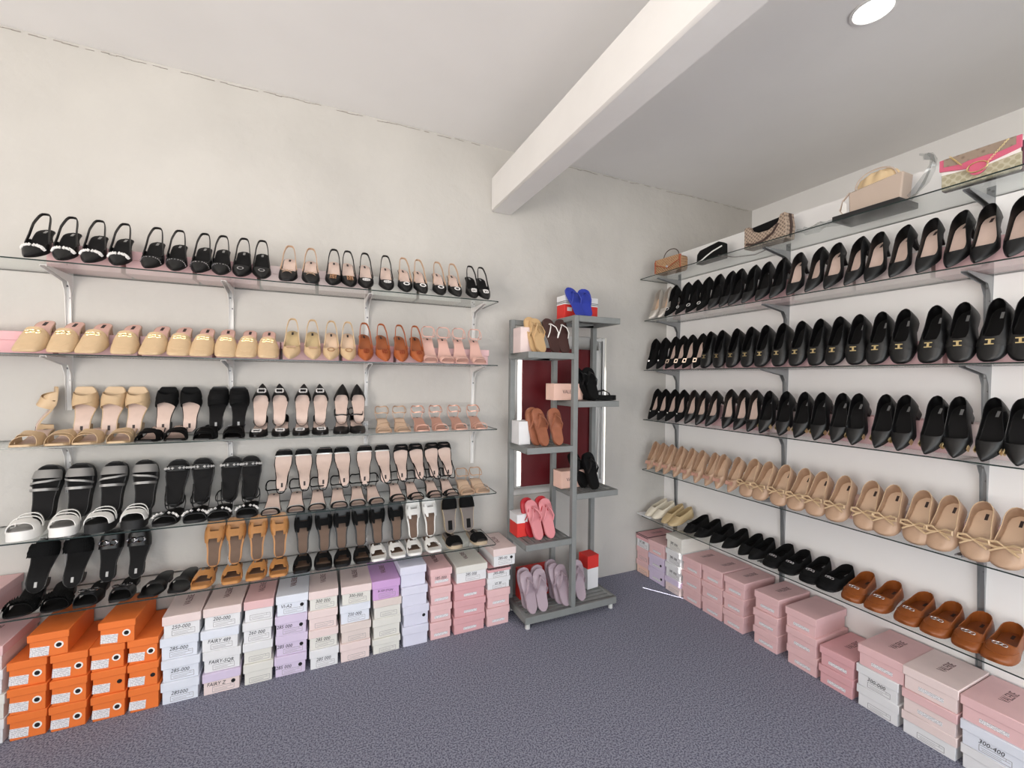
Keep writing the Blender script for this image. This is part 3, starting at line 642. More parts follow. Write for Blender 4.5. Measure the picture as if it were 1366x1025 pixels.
# -- lowest shelf
def ruffle(s):
    b = MB(); rs = np.random.RandomState(2); P = []
    for k in range(6):
        row = []
        for i, f in enumerate(np.linspace(.04, .96, 33)):
            t = .10+.05*k; q = PI*f; c = math.cos(q); wv = .007*(1 if i % 2 else -1)*(1 if k % 2 else -.6)
            row.append((s.cx(t)+(s.hw(t)*1.08+.002+abs(wv)*.4)*abs(c)**.7*(1 if c > 0 else -1), t*s.L+wv*.6, s.zs(t)+.052*math.sin(q)**.8+wv*.7+.004))
        P.append(row)
    return b.grid(P)
strappy('mule_ruffle', 'black block-heel mule with ruffled strap', M['suede'], BI, B, [dict(t0=.12, t1=.36, h=.048)], .05, 'round', False, 'block', .25, tagm=M['tagsilver'], orn=[('ruffle', ruffle, M['suede'])], obj='ruffled_mule')
strappy('slide_link', 'black slide with two shiny metal links', B, BI, M['blacksole'], [dict(t0=.10, t1=.36, h=.048)], .02, 'square', False, 'low', .25, .010, orn=[('metal_link', lambda s: o_chain(Last(.25, 'square', .02, .010, ht=[(0, .048), (1, .048)]), .24, 2, .017, .012, .0036, .038), M['chrome'])], tagm=M['tagsilver'], obj='link_slide', thick=.003)
strappy('slide_plain', 'small plain glossy black slide', B, B, B, [dict(t0=.26, t1=.42, h=.040)], .03, 'square', False, 'low', .225, .008, obj='black_slide')
def hprof(f):
    g = mirr(f); return float(np.interp(g, [0, .14, .17, .235, .265, .37, .41, .5], [.95, 1, .52, .52, 1, 1, .45, .45]))
HC = [0, .07, .14, .17, .235, .265, .32, .37, .41, .46, .5, .54, .59, .63, .68, .735, .765, .83, .86, .93, 1]
def hslide(name, desc, strap, foot, sole):
    strappy(name, desc, strap, sole, sole, [dict(t0=.15, t1=.48, h=HS(.032, .058), flatten=.7, prof=hprof, cols=HC, ns=4)], .006, 'square', False, 'low', .25, .014, obj='cutout_slide', thick=.0028, heel=False, orn=[('footbed', lambda s: s.insole(.80, .24, .965, .0032), foot)])
hslide('slide_tan', 'tan slide with cutout strap', M['camel'], M['taupe'], M['camel']); hslide('slide_black', 'black cutout-strap slide with brown footbed', M['suede'], M['taupe'], B); hslide('slide_h_white', 'white slide with cutout strap', M['white'], M['taupe'], M['white'])
strappy('espadrille', 'black wide-strap slide with grey footbed and rope sole', M['suede'], mat('grey_footbed', (120, 112, 108), .7), M['jute'], [dict(t0=.05, t1=.36, h=HS(.026, .050))], .006, 'round', False, 'low', .25, .022, orn=[('footbed_logo', lambda s: s.patch(.78, .028, .06), BI)], obj='rope_sole_slide', thick=.003, heel=False)
# -- right wall
pump('pump_silver', 'silver pointed pump', M['silver'], M['nudein'], objname='pointed_pump')
pump('pump_ring', 'black suede pump with silver ring buckle', M['suede'], BI, lambda s: o_ring(s, .22, .016, .011, .003, 20, tube=.0022, lift=.004), M['crystal'], 'ring_buckle', objname='pointed_pump')
pump('pump_black', 'all-black pointed pump', B, BI, objname='pointed_pump')
pump('pump_blush', 'black pointed pump with blush insole', B, PKI, objname='pointed_pump', L=.255, hh=.07)
pump('pump_brooch', 'black pump with square crystal brooch', M['suede'], PKI, lambda s: o_ring(s, .21, .014, .013, .004, 16, square=True), mat('blush_crystal', (226, 200, 180), .2, .3), 'brooch', objname='pointed_pump', hh=.055)
pump('pump_dot', 'black suede pump with small stud', M['suede'], BI, lambda s: o_ring(s, .25, .005, .005, .003, 6, fill=3), M['crystal'], 'stud', objname='pointed_pump', hh=.055)
def lstrap(s): return s.band(.225, .315, lambda t: s.h(t)+.004, 1.05)
pump('loafer_bar', 'black loafer with gold bar buckle', B, BI, lambda s: o_bar(s, .27, .027, .019), M['gold'], 'gold_bar', 'almond', .015, .255, .345, 'loafer', 'low', objname='loafer', orn2=('vamp_strap', lstrap, B, TH), plat=.007, hs=1.08, ws=1.05, tl=.10)
pump('pump_pearl', 'black pointed pump with pearl', M['suede'], PKI, lambda s: o_pearl(s, .24), M['pearl'], 'pearl', hh=.05, L=.245, objname='pointed_pump')
pump('pump_bowlow', 'black pointed pump with small bow', B, PKI, lambda s: o_bow(s, .25, .014, .007, .006), B, 'bow', hh=.05, L=.245, objname='pointed_pump')
pump('pump_bowhigh', 'taller black pump with bow', B, PKI, lambda s: o_bow(s, .23, .02, .009, .008), B, 'bow', hh=.065, L=.25, objname='pointed_pump')
pump('pump_goldheel', 'black block-heel pump with gold side trim', B, BI, hh=.05, L=.25, tv=.29, heelk='block', objname='block_heel_pump', hs=1.05, ws=1.07, orn=gold_side(1), ornm=M['gold'], ornname='gold_side_trim', orn2=('gold_side_trim', gold_side(-1), M['gold']))
pump('flat_bow_nude', 'nude pointed flat with gold-edged bow', M['nude'], M['nudein'], lambda s: o_flatbow(s, .22, .054, .028), M['rose'], 'bow', 'pointed', .012, .235, .30, 'flat', 'low', pipe=M['nude'], objname='pointed_flat')
pump('ballet_nude', 'nude round-toe flat with ribbon bow', M['nude'], M['nudein'], lambda s: o_bow(s, .29, .046, .018, .015, lift=.007), M['beige'], 'ribbon_bow', 'round', .008, .245, .315, 'flat', 'low', pipe=M['beige'], objname='ballet_flat', hs=1.15, ws=1.08, tl=.12, plat=.006)
pump('flat_cream', 'cream soft flat', M['cream'], M['cream'], None, None, None, 'snip', .008, .235, .36, 'loafer', 'low', objname='soft_flat')
pump('loafer_khaki', 'khaki flat with stitched vamp', M['khaki'], M['khaki'], lambda s: o_ring(s, .26, .010, .008, .003, 12, tube=.0014), M['khaki'], 'buckle', 'snip', .010, .240, .36, 'loafer', 'low', objname='flat_shoe')
pump('flat_black', 'plain black suede flat', M['suede'], BI, None, None, None, 'pointed', .010, .240, .33, 'flat', 'low', objname='flat_shoe')
pump('flat_black_bow', 'black flat with bow', M['suede'], BI, lambda s: o_bow(s, .24, .018, .008, .008), M['suede'], 'bow', 'snip', .010, .240, .33, 'flat', 'low', objname='flat_shoe')
def moc(name, desc, m, mi, sole):
    def ap(s):
        p = []
        for f in np.linspace(.10, .90, 17):
            q = PI*f; t = .36-.25*math.sin((f-.10)/.80*PI)**.7; w = s.hw(t)*1.03; c = math.cos(q)
            p.append((s.cx(t)+w*abs(c)**.75*(1 if c > 0 else -1)*.97, t*s.L, s.zs(t)+s.h(t)*math.sin(q)**.85+.0015))
        return MB().tube(p, .0024, 5)
    pump(name, desc, m, mi, lambda s: o_chain(s, .285, 3, .009, .0055, .0018, .013), M['chrome'], 'chain', 'round', .006, .245, .345, 'moc', 'low', objname='moccasin', hs=1.0, orn2=('apron_seam', ap, m), solem=sole, plat=.010, tl=.10, pipe=m)
moc('moc_black', 'black moccasin with silver chain', M['suede'], BI, M['blacksole']); moc('moc_brown', 'brown moccasin with silver chain', M['brown'], M['brownin'], M['brown'])
# -- flip flops of the rack
def flip(name, desc, sole, strap, top=None, plat=.014, hh=0, wide=False, L=.262, tubes=.0035):
    s = Last(L, 'round', hh, plat, spring=.002, ws=1.02); P = [('sole', s.sole(), sole, SM, None), ('footbed', s.insole(.97), top or sole, SM, None)]
    b = MB(); po = np.array([s.cx(.17), .17*s.L, s.zs(.17)])
    for sg in (1, -1):
        e = np.array([s.cx(.55)+sg*s.hw(.55)*.97, .56*s.L, s.zs(.55)])
        pts = [po, po+(0, .006, .018), po*.6+e*.4+(sg*.006, 0, .036), po*.25+e*.75+(sg*.006, 0, .030), e]
        if wide: b.ribbon(pts, (0, .6, .4), .014, .003)
        else: b.tube(pts, tubes, 6)
    P.append(('thong_strap', b, strap, SM, None)); kind(name, 'flip_flop', desc, 'sandal', P)
flip('ff_blue', 'blue flip-flop', M['blue'], M['blue']); flip('ff_sand', 'sand-coloured flip-flop', M['sand'], M['sand'], wide=True); flip('ff_dark', 'dark brown flip-flop with white strap', M['darkbrown'], M['white'])
flip('ff_pink', 'pink flip-flop with braided strap', M['pink'], M['pink'], tubes=.005); flip('ff_red', 'red flip-flop', M['red'], M['red']); flip('ff_mauve', 'mauve flip-flop', M['mauve'], M['mauve'], wide=True)
flip('ff_chestnut', 'chestnut brown wide-strap flip-flop', M['chestnut'], M['chestnut'], wide=True, plat=.02); flip('ff_black', 'black flip-flop with silver-edged strap', M['suede'], B, plat=.032, wide=True)

# ------------------------------------------------------------------ shoe placement
def lmtx(x, y, z, pitch, yaw=0, up=False, wall='L'):
    m = Matrix.Translation((x, y, z)) @ Matrix.Rotation(yaw + (0 if wall == 'L' else -PI/2), 4, 'Z') @ Matrix.Rotation(pitch, 4, 'X')
    return m @ Matrix.Rotation(PI, 4, 'Z') if up else m
CNT = {}
RC = random.Random(11)
def ordinal(key):
    CNT[key] = CNT.get(key, 0)+1; return ORD[CNT[key]-1]
def put_left(kn, px, shelf, mode='front', pitch=0.0, y=-.298, dz=0, yaw=None, words='', nth=[0]):
    nth[0] += 1; z = SHZ[shelf]; desc = KIND[kn][1]; where = f'{RANK[shelf]} back-wall shelf'
    if yaw is None: yaw = RC.uniform(-.05, .05)
    o = ordinal((desc, shelf, mode)); pre = 'upright ' if mode == 'up' else ''
    lab = f'{pre}{desc}, {o} from left, {where}'
    if mode == 'up':
        a = math.radians(RC.uniform(75, 79) if shelf != 2 else 85); L = .25
        zt = z+dz+L*math.sin(a); m = lmtx(LX(px, -.08), -.035 if shelf != 2 else -.042, zt, a, yaw, True)
    else: m = lmtx(LX(px, y), y, z+dz, pitch, yaw)
    put_shoe(kn, m, lab, f'shoes on the {where}', mirror=bool(nth[0] % 2))
def put_right(kn, px, shelf, pitch=0.0, x=-.292, dz=0, yaw=None, nth=[0]):
    nth[0] += 1; z = RHZ[shelf]; desc = KIND[kn][1]; where = f'{RRANK[shelf]} right-wall shelf'
    if yaw is None: yaw = RC.uniform(-.06, .06) + ((-.20, -.02)[nth[0] % 2] if shelf in (1,) else 0)
    o = ordinal((desc, 'R', shelf)); lab = f'{desc}, {o} from the corner, {where}'
    put_shoe(kn, lmtx(x, RY(px, x), z+dz, pitch, yaw, False, 'R'), lab, f'shoes on the {where}', mirror=bool(nth[0] % 2))
D = math.radians
row = lambda fn, kn, pxs, *a, **k: [fn(kn, p, *a, **k) for p in pxs]
# top shelf
P1 = D(33)
row(put_left, 'sling_crystal', [37, 77, 117, 152], 0, 'front', P1); row(put_left, 'sling_chain', [197, 230, 263, 291], 0, 'front', P1)
row(put_left, 'sling_buckle', [320, 347], 0, 'front', P1); row(put_left, 'sling_bow', [382, 413], 0, 'front', D(30)); row(put_left, 'sling_gold', [444, 466], 0, 'front', P1)
row(put_left, 'sling_oval', [489, 516], 0, 'front', P1); row(put_left, 'sling_flower', [543, 564, 589, 610], 0, 'front', P1); row(put_left, 'sling_square', [633, 648], 0, 'front', P1)
# second shelf
row(put_left, 'loafer_mule', [34, 75, 116, 160, 200, 235, 267, 299, 328, 356], 1, 'front', D(29))
row(put_left, 'sling_bow_beige', [388, 417], 1, 'front', D(31)); row(put_left, 'sling_ring_beige', [442, 465], 1, 'front', D(31)); row(put_left, 'sling_cognac', [490, 514, 538, 560], 1, 'front', D(31)); row(put_left, 'ankle_blush', [576, 597, 618, 640], 1, 'front', D(26))
# third shelf
row(put_left, 'cross_beige', [27, 70, 111, 153], 2); put_left('cross_beige', 72, 2, 'up', dz=.012, yaw=-1.1); row(put_left, 'cross_beige', [112, 149, 183], 2, 'up', dz=.012)
row(put_left, 'cross_black', [193, 230], 2); row(put_left, 'cross_black', [221, 254], 2, 'up', dz=.012)
row(put_left, 'knot_black', [271, 308], 2); row(put_left, 'knot_black', [290, 319], 2, 'up', dz=.014)
row(put_left, 'dorsay_crystal', [342, 372, 401, 429], 2); row(put_left, 'dorsay_crystal', [348, 374, 404, 428], 2, 'up', dz=.03)
row(put_left, 'dorsay_ankle', [456, 480], 2); row(put_left, 'dorsay_up', [456, 478], 2, 'up', dz=.03)
row(put_left, 'sandal_nude', [515, 539], 2); row(put_left, 'sandal_rose', [567, 590, 618, 643], 2)
# fourth shelf
row(put_left, 'slide_white', [24, 78], 3, yaw=.12); row(put_left, 'slide_bw', [127, 173], 3, yaw=.06); row(put_left, 'slide_silver', [64, 109, 152, 195], 3, 'up', dz=.045)
row(put_left, 'sandal_gem', [217, 257, 291, 327], 3); row(put_left, 'sandal_gem_up', [235, 271, 309, 336], 3, 'up', dz=.04)
row(put_left, 'sandal_silver', [362, 394, 425, 453, 480, 504], 3); row(put_left, 'sandal_silver_up', [378, 406, 433, 458, 487, 512], 3, 'up', dz=.064)
row(put_left, 'sandal_cross', [535, 558, 584, 605], 3); row(put_left, 'sandal_cross_up', [536, 557, 577, 595], 3, 'up', dz=.062); row(put_left, 'sandal_beige', [628, 647], 3)
# lowest shelf
row(put_left, 'mule_ruffle', [20, 67], 4, yaw=.1); row(put_left, 'mule_ruffle', [57, 105], 4, 'up', dz=.03); row(put_left, 'slide_link', [112, 156], 4); row(put_left, 'slide_link', [147, 186], 4, 'up', dz=.03)
row(put_left, 'slide_plain', [196, 233], 4, yaw=-.15)
row(put_left, 'slide_tan', [268, 307, 341, 371], 4); row(put_left, 'slide_tan', [287, 316, 344, 374], 4, 'up', dz=.03); row(put_left, 'slide_black', [405, 432, 459, 485], 4); row(put_left, 'slide_black', [405, 433, 457, 482, 504, 530], 4, 'up', dz=.03)
row(put_left, 'slide_h_white', [509, 534, 558, 583], 4); row(put_left, 'slide_h_white', [552, 575], 4, 'up', dz=.03); row(put_left, 'espadrille', [613, 645], 4); row(put_left, 'espadrille', [601, 625], 4, 'up', dz=.03)
# right wall
PP = D(41)
row(put_right, 'pump_silver', [866, 877], 1, PP); row(put_right, 'pump_ring', [887, 900, 915, 928], 1, PP); row(put_right, 'pump_black', [945, 958, 972, 988, 1008, 1025], 1, PP); row(put_right, 'pump_blush', [1050, 1072, 1100, 1124, 1155, 1184, 1224, 1259, 1300, 1340], 1, PP)
row(put_right, 'pump_dot', [864, 876], 2, D(46)); row(put_right, 'pump_brooch', [889, 900, 912, 925], 2, D(46)); row(put_right, 'loafer_bar', [940, 956, 975, 994, 1014, 1036, 1061, 1085, 1111, 1138, 1168, 1199, 1239, 1277, 1321, 1361], 2, D(60))
row(put_right, 'pump_pearl', [867, 878, 890, 902], 3, D(46)); row(put_right, 'pump_bowlow', [916, 929, 944], 3, D(46)); row(put_right, 'pump_bowhigh', [965, 982, 998], 3, D(46)); row(put_right, 'pump_goldheel', [1017, 1040, 1064, 1087, 1115, 1137, 1172, 1198, 1239, 1272, 1316, 1357], 3, D(50))
row(put_right, 'flat_bow_nude', [867, 877, 889, 901, 915, 929, 945, 958, 976], 4, D(55)); row(put_right, 'ballet_nude', [995, 1014, 1038, 1063, 1087, 1117, 1154, 1184, 1223, 1257, 1303, 1347], 4, D(50))
row(put_right, 'flat_cream', [864, 874], 5, D(14), dz=.004); row(put_right, 'loafer_khaki', [886, 896], 5, D(14)); row(put_right, 'flat_black_bow', [916, 932], 5, D(10)); row(put_right, 'flat_black', [950, 968, 988, 1004], 5, D(10))
row(put_right, 'moc_black', [1026, 1050, 1077, 1102], 5, D(10)); row(put_right, 'moc_brown', [1136, 1170, 1208, 1248, 1290, 1335], 5, D(10))

# ------------------------------------------------------------------ shoe boxes
TXT = {}
def text_mesh(s, m, key):
    """mesh of a lettering, centred, width and height normalised to metres by the caller's scale"""
    k = (s, key)
    if k not in TXT:
        cu = bpy.data.curves.new('lettering', 'FONT'); cu.body = s; cu.align_x = 'CENTER'; cu.align_y = 'CENTER'; cu.extrude = 0.01; cu.resolution_u = 2
        if key == 'ink': cu.shear = 0.15
        o = bpy.data.objects.new('lettering', cu); COL.objects.link(o)
        bpy.context.view_layer.update(); me = bpy.data.meshes.new_from_object(o.evaluated_get(bpy.context.evaluated_depsgraph_get()))
        bpy.data.objects.remove(o); bpy.data.curves.remove(cu); me.materials.clear(); me.materials.append(m); TXT[k] = me
    return TXT[k]
def lettering(name, s, m, key, parent, loc, rot, size, sx=1.0):
    o = link(name, text_mesh(s, m, key), parent); o.location = loc; o.rotation_euler = rot; o.scale = (size*sx, size, 0.05); return o
BM = {}
def cached(key, fn):
    if key not in BM: BM[key] = fn()
    return BM[key]
def r3(v): return round(v*200)/200
def shoe_box(loc, rz, w, d, h, body, lid, label, group=None, text=None, dot=None, patch=None, top='VALERIE', lidfrac=.40, parent=None, trim=False, tx=0.0):
    e = link('shoe_box', None, loc=loc, rz=rz); tag(e, label, 'box', group); k = (r3(w), r3(d), r3(h)); w, d, h = w, d, h
    def mk_body():
        b = MB(); b.b2((-w/2+.006, .006, 0), (w/2-.006, d-.006, h*.96)); return b.mesh('box_body', boxmat(body), bevel=.0015)
    def mk_lid():
        b = MB(); b.b2((-w/2, 0, h*(1-lidfrac)), (w/2, d, h)); return b.mesh('box_lid', boxmat(lid), bevel=.002)
    bo = link('body', cached(('b', k, body), mk_body), e); ld = link('lid', cached(('l', k, lid, lidfrac), mk_lid), e)
    if patch == 'orange':
        b = cached('plabel', lambda: MB().box((0, 0, 0), (.062, .0012, .040)).mesh('label', LABEL)); o = link('label', b, bo, loc=(-w*.22, .0054, h*.27)); o.rotation_euler = (0, .08, 0)
    elif patch == 'strip':
        b = cached('slabel', lambda: MB().box((0, 0, 0), (.085, .0012, .016)).mesh('label', LABEL)); link('label', b, bo, loc=(w*.02, .0054, h*.26))
    elif patch == 'frame':
        def fr():
            q = MB(); W, H, t = .092, .024, .0016
            for c, s_ in (((0, 0, H/2), (W, .001, t)), ((0, 0, -H/2), (W, .001, t)), ((W/2, 0, 0), (t, .001, H)), ((-W/2, 0, 0), (t, .001, H)), ((0, 0, .002), (W*.9, .001, .0012)), ((-.01, 0, -.005), (W*.6, .001, .0012)), ((.03, 0, .007), (.001, .001, .010))): q.box(c, s_)
            return q.mesh('printed_frame', mat('pale_print', (150, 146, 150), .7))
        link('printed_frame', cached('pframe', fr), bo, loc=(w*.04, .0056, h*.20))
    if dot:
        if dot == 'ring': link('ring', cached('dring', lambda: MB().disc((0, 0, 0), .0155, .001, np.array([[1, 0, 0], [0, 0, 1], [0, -1, 0]]), 24).mesh('ring', M['ringwhite'])), bo, loc=(w*.24, .0054, h*.42))
        link('finger_hole', cached('dhole', lambda: MB().disc((0, 0, 0), .0095, .0014, np.array([[1, 0, 0], [0, 0, 1], [0, -1, 0]]), 20).mesh('hole', M['hole'])), bo, loc=(w*.24 if dot == 'ring' else w*.30, .0050, h*.42))
    if text: lettering('handwriting', text, M['ink'], 'ink', bo, (tx-.004, .0056, h*.44), (PI/2, .05, 0), .025 if len(text) < 10 else .018, .9)
    if top: lettering('lid_print', top, M['print'], 'print', ld, (0, d*.55, h+.0002), (0, 0, PI/2), .042, .75)
    if trim:
        def sc_():
            q = MB()
            for x in np.linspace(-w/2+.006, w/2-.006, 22): q.disc((x, -.0005, h*.90), .0034, .0012, np.array([[1, 0, 0], [0, 0, 1], [0, -1, 0]]), 8)
            
            for a_, c_ in (((-w/2-.0006, -.0006, h-.003), (w/2+.0006, .004, h+.0008)), ((-w/2-.0006, d-.004, h-.003), (w/2+.0006, d+.0006, h+.0008)), ((-w/2-.0006, .004, h-.003), (-w/2+.004, d-.004, h+.0008)), ((w/2-.004, .004, h-.003), (w/2+.0006, d-.004, h+.0008))): q.b2(a_, c_)
            return q.mesh('dark_trim', [M['hole']])
        link('dark_trim', cached(('trim', k), sc_), ld)
    return e
LV = ['bottom', 'second', 'third', 'fourth', 'fifth']
CN = dict(orange='orange', pink='pink', rosepink='deep pink', palepink='pale pink', white='white', bluewhite='cool white', lilac='lilac', purple='purple', cream='cream', lavender='pale lavender', beige='beige', peach='peach', red='red', blackbox='black')
RB = random.Random(5)
def stack(side, idx, a0, a1, boxes, total, depth=.29, front=-.31):
    """boxes bottom to top: (body, lid, options)"""
    n = len(boxes); z = 0.0; hs = [bx[2].get('h', total/n) if len(bx) > 2 else total/n for bx in boxes]
    for k, bx in enumerate(boxes):
        body, lid = bx[0], bx[1]; op = dict(bx[2]) if len(bx) > 2 else {}; op.pop('h', None); sh = op.pop('shift', 0.0); wd = op.pop('w', abs(a1-a0)-.004)
        lev = 'top' if k == n-1 and n > 1 else LV[k]; c = (a0+a1)/2+sh+RB.uniform(-.003, .003); ya = RB.uniform(-.02, .02)
        desc = f'{CN[body]} shoe box' if body == lid else f'{CN[body]} shoe box with {CN[lid]} lid'
        if op.get('text'): desc += f" marked {op['text']}"
        lab = f"{desc}, {lev} in {ORD[idx]} stack from {'the left' if side == 'L' else 'the corner'}, {'back' if side == 'L' else 'right'} wall"
        if len(lab.split()) > 16: lab = f"{CN[body]} shoe box" + (f" marked {op['text']}" if op.get('text') else '') + f", {lev} in {ORD[idx]} stack from {'left' if side == 'L' else 'corner'}, {'back' if side == 'L' else 'right'} wall"
        fr = front+RB.uniform(-.004, .006)
        loc, rz = ((c, fr, z), ya) if side == 'L' else ((fr, c, z), -PI/2+ya)
        shoe_box(loc, rz, wd, depth, hs[k]-.0005, body, lid, lab, f"shoe boxes stacked along the {'back' if side == 'L' else 'right'} wall", **op); z += hs[k]
OR = ('orange', 'orange', dict(patch='orange', dot='ring', top=None, lidfrac=.30)); ORN = ('orange', 'orange', dict(patch='orange', dot='plain', top=None, lidfrac=.30))
PK = ('pink', 'pink', dict(patch='strip')); RP = ('rosepink', 'rosepink', dict(patch='strip'))
F = dict(patch='frame'); T = lambda t, **k: dict(patch='frame', text=t, **k)
LS = [
 (-4.20, -3.992, [('white', 'white', F), ('cream', 'cream', F), ('white', 'white', F), ('palepink', 'pink', F)], .43),
 (-3.985, -3.852, [OR]*3, .345), (-3.847, -3.715, [OR]*3, .345),
 (-3.711, -3.580, [OR, ORN, OR], .345), (-3.575, -3.452, [('orange', 'orange', dict(patch='orange', top=None, lidfrac=.30)), ORN, OR], .345),
 (-3.447, -3.288, [('bluewhite', 'bluewhite', T('285000')), ('bluewhite', 'bluewhite', T('285-000')), ('bluewhite', 'bluewhite', T('285-000', shift=-.006)), ('white', 'palepink', T('250-000', shift=.006))], .432),
 (-3.284, -3.116, [('palepink', 'lilac', T('FAIRY Z', dot='plain', tx=-.02)), ('white', 'white', T('FAIRY-SQR')), ('white', 'bluewhite', T('FAIRY 489', shift=-.004)), ('white', 'palepink', T('200-000'))], .432),
 (-3.110, -2.970, [('cream', 'cream', F), ('cream', 'white', F), ('white', 'white', T('260 000')), ('white', 'pink', F)], .432),
 (-2.965, -2.806, [('lilac', 'lilac', T('285 000', dot='plain', tx=-.03)), ('lilac', 'lilac', T('285 000', dot='plain', tx=-.03)), ('lilac', 'lilac', T('285 000', dot='plain', tx=-.03)), ('bluewhite', 'bluewhite', T('VI-A2', dot='plain', tx=-.025, shift=.006))], .436),
 (-2.800, -2.646, [('white', 'white', T('285 000')), ('cream', 'palepink', T('285 000')), ('palepink', 'palepink', dict(patch='frame', shift=-.006)), ('cream', 'palepink', T('300 000', shift=-.006))], .428),
 (-2.641, -2.474, [('palepink', 'palepink', F), ('beige', 'beige', F), ('bluewhite', 'bluewhite', T('250 000', shift=-.005)), ('cream', 'palepink', T('300-000'))], .424),
 (-2.468, -2.305, [('cream', 'cream', dict(h=.088, patch='frame')), ('cream', 'cream', dict(h=.115, patch='frame')), ('cream', 'beige', dict(h=.110, patch='frame')), ('purple', 'purple', T('8-109 STON', h=.112, shift=-.008))], .425),
 (-2.300, -2.140, [('lavender', 'lavender', dict(top=None)), ('lavender', 'lavender', dict(dot='plain', top=None)), ('lavender', 'lavender', dict(top=None, shift=-.008)), ('lavender', 'lavender', dict(top=None, shift=-.014))], .478),
 (-2.134, -1.995, [PK, PK, PK, ('pink', 'pink', dict(patch='strip', text='185-000'))], .436),
 (-1.985, -1.772, [RP, RP, RP, ('white', 'cream', T('285 000', shift=.01))], .424),
 (-1.766, -1.600, [PK, PK, ('white', 'white', T('VI 3F', h=.075, top=None)), ('white', 'rosepink', T('285-000', h=.068, trim=True, top=None)), ('white', 'palepink', T('285-00', h=.118, dot='plain', shift=.045, tx=-.01))], .235),
]
for i, (a, c, bx, tot) in enumerate(LS):
    if i == len(LS)-1: bx = [(q[0], q[1], dict(q[2], h=q[2].get('h', .118))) for q in bx]
    stack('L', i, a, c, bx, tot)
for k, x in enumerate((-3.847, -3.61)):
    shoe_box((x, -.315, .3455), .03*(1-2*k), .138, .29, .108, 'orange', 'orange', ('orange shoe box lying across the second and third orange stacks', 'orange shoe box on the orange stacks beside the white 285-000 stack')[k], 'shoe boxes stacked along the back wall', **OR[2])
shoe_box((-4.14, -.30, SHZ[4]+.0005), .02, .17, .29, .10, 'pink', 'pink', 'pink shoe box at the left end of the lowest back-wall shelf', None, top=None)
RS = [
 (-.010, -.156, [('peach', 'pink', F), ('pink', 'pink', F), ('white', 'rosepink', dict(patch='frame', text='LE 285', trim=True))], .325),
 (-.158, -.336, [('lilac', 'lilac', dict(dot='plain', patch='strip')), ('lilac', 'lilac', dict(dot='plain', patch='strip')), PK], .322),
 (-.345, -.510, [('palepink', 'lilac', F), ('white', 'white', T('285 000')), ('white', 'white', T('285 000')), ('cream', 'cream', T('285 000'))], .429),
 (-.515, -.686, [PK]*3, .322), (-.690, -.862, [PK]*3, .328), (-.868, -1.024, [PK]*3, .325), (-1.087, -1.246, [PK]*3, .325),
 (-1.290, -1.460, [PK, PK, ('pink', 'pink', dict(patch='strip', shift=.006))], .318), (-1.472, -1.638, [RP]*2, .20),
 (-1.645, -1.822, [('white', 'white', F), ('white', 'white', T('300-000')), ('pink', 'pink', dict(patch='strip', shift=-.012, w=.19))], .31),
 (-1.828, -2.022, [('white', 'palepink', F), ('palepink', 'pink', dict(patch='strip')), ('palepink', 'palepink', dict(patch='strip', shift=-.008))], .312),
 (-2.028, -2.222, [('white', 'white', F), ('bluewhite', 'bluewhite', T('300-400')), PK], .305),
]
for i, (a, c, bx, tot) in enumerate(RS): stack('R', i, a, c, bx, tot)
# boxes lying along the back of the shelves, under the heels of the shoes
def shelf_boxes(side, sh, a0, a1, depth, h, n, cols, rows_):
    L = abs(a1-a0)/n; zz = (SHZ if side == 'L' else RHZ)[sh]
    for k in range(n):
        c = a0+(a1-a0)*(k+.5)/n; col = cols[k % len(cols)]
        loc, rz = ((c, -depth-.006, zz+.0005), 0) if side == 'L' else ((-depth-.006, c, zz+.0005), -PI/2)
        shoe_box(loc, rz, L-.006, depth, h, col, col, f"{CN[col]} box under shoe heels, {ORD[k]} from {'left' if side == 'L' else 'corner'}, {rows_}", 'boxes lying behind the shoes on the shelves', top=None)
shelf_boxes('L', 0, -3.93, -1.90, .150, .112, 7, ['pink', 'pink', 'pink', 'palepink', 'palepink', 'cream', 'cream'], 'top back-wall shelf')
shelf_boxes('L', 1, -4.20, -1.705, .150, .104, 8, ['rosepink', 'pink', 'pink', 'pink', 'pink', 'rosepink', 'pink', 'pink'], 'second back-wall shelf')
shelf_boxes('R', 1, -.20, -2.50, .140, .135, 7, ['palepink', 'palepink', 'pink'], 'second right-wall shelf')
shelf_boxes('R', 2, -.17, -2.50, .205, .110, 8, ['pink', 'palepink', 'pink'], 'third right-wall shelf')
shelf_boxes('R', 3, -.17, -2.50, .140, .145, 8, ['palepink', 'pink', 'pink'], 'fourth right-wall shelf')
shelf_boxes('R', 4, -1.15, -2.50, .150, .110, 5, ['pink', 'peach', 'palepink'], 'fifth right-wall shelf')
b = MB(); b.box((0, 0, .004), (.15, .085, .008), None); o = link('box_lid', b.mesh('paper', boxmat('white'), bevel=.001), loc=(-.262, -.085, RHZ[5]+.0005), rz=-PI/2); tag(o, 'flat white card lid under the cream flats at the corner', 'lid')

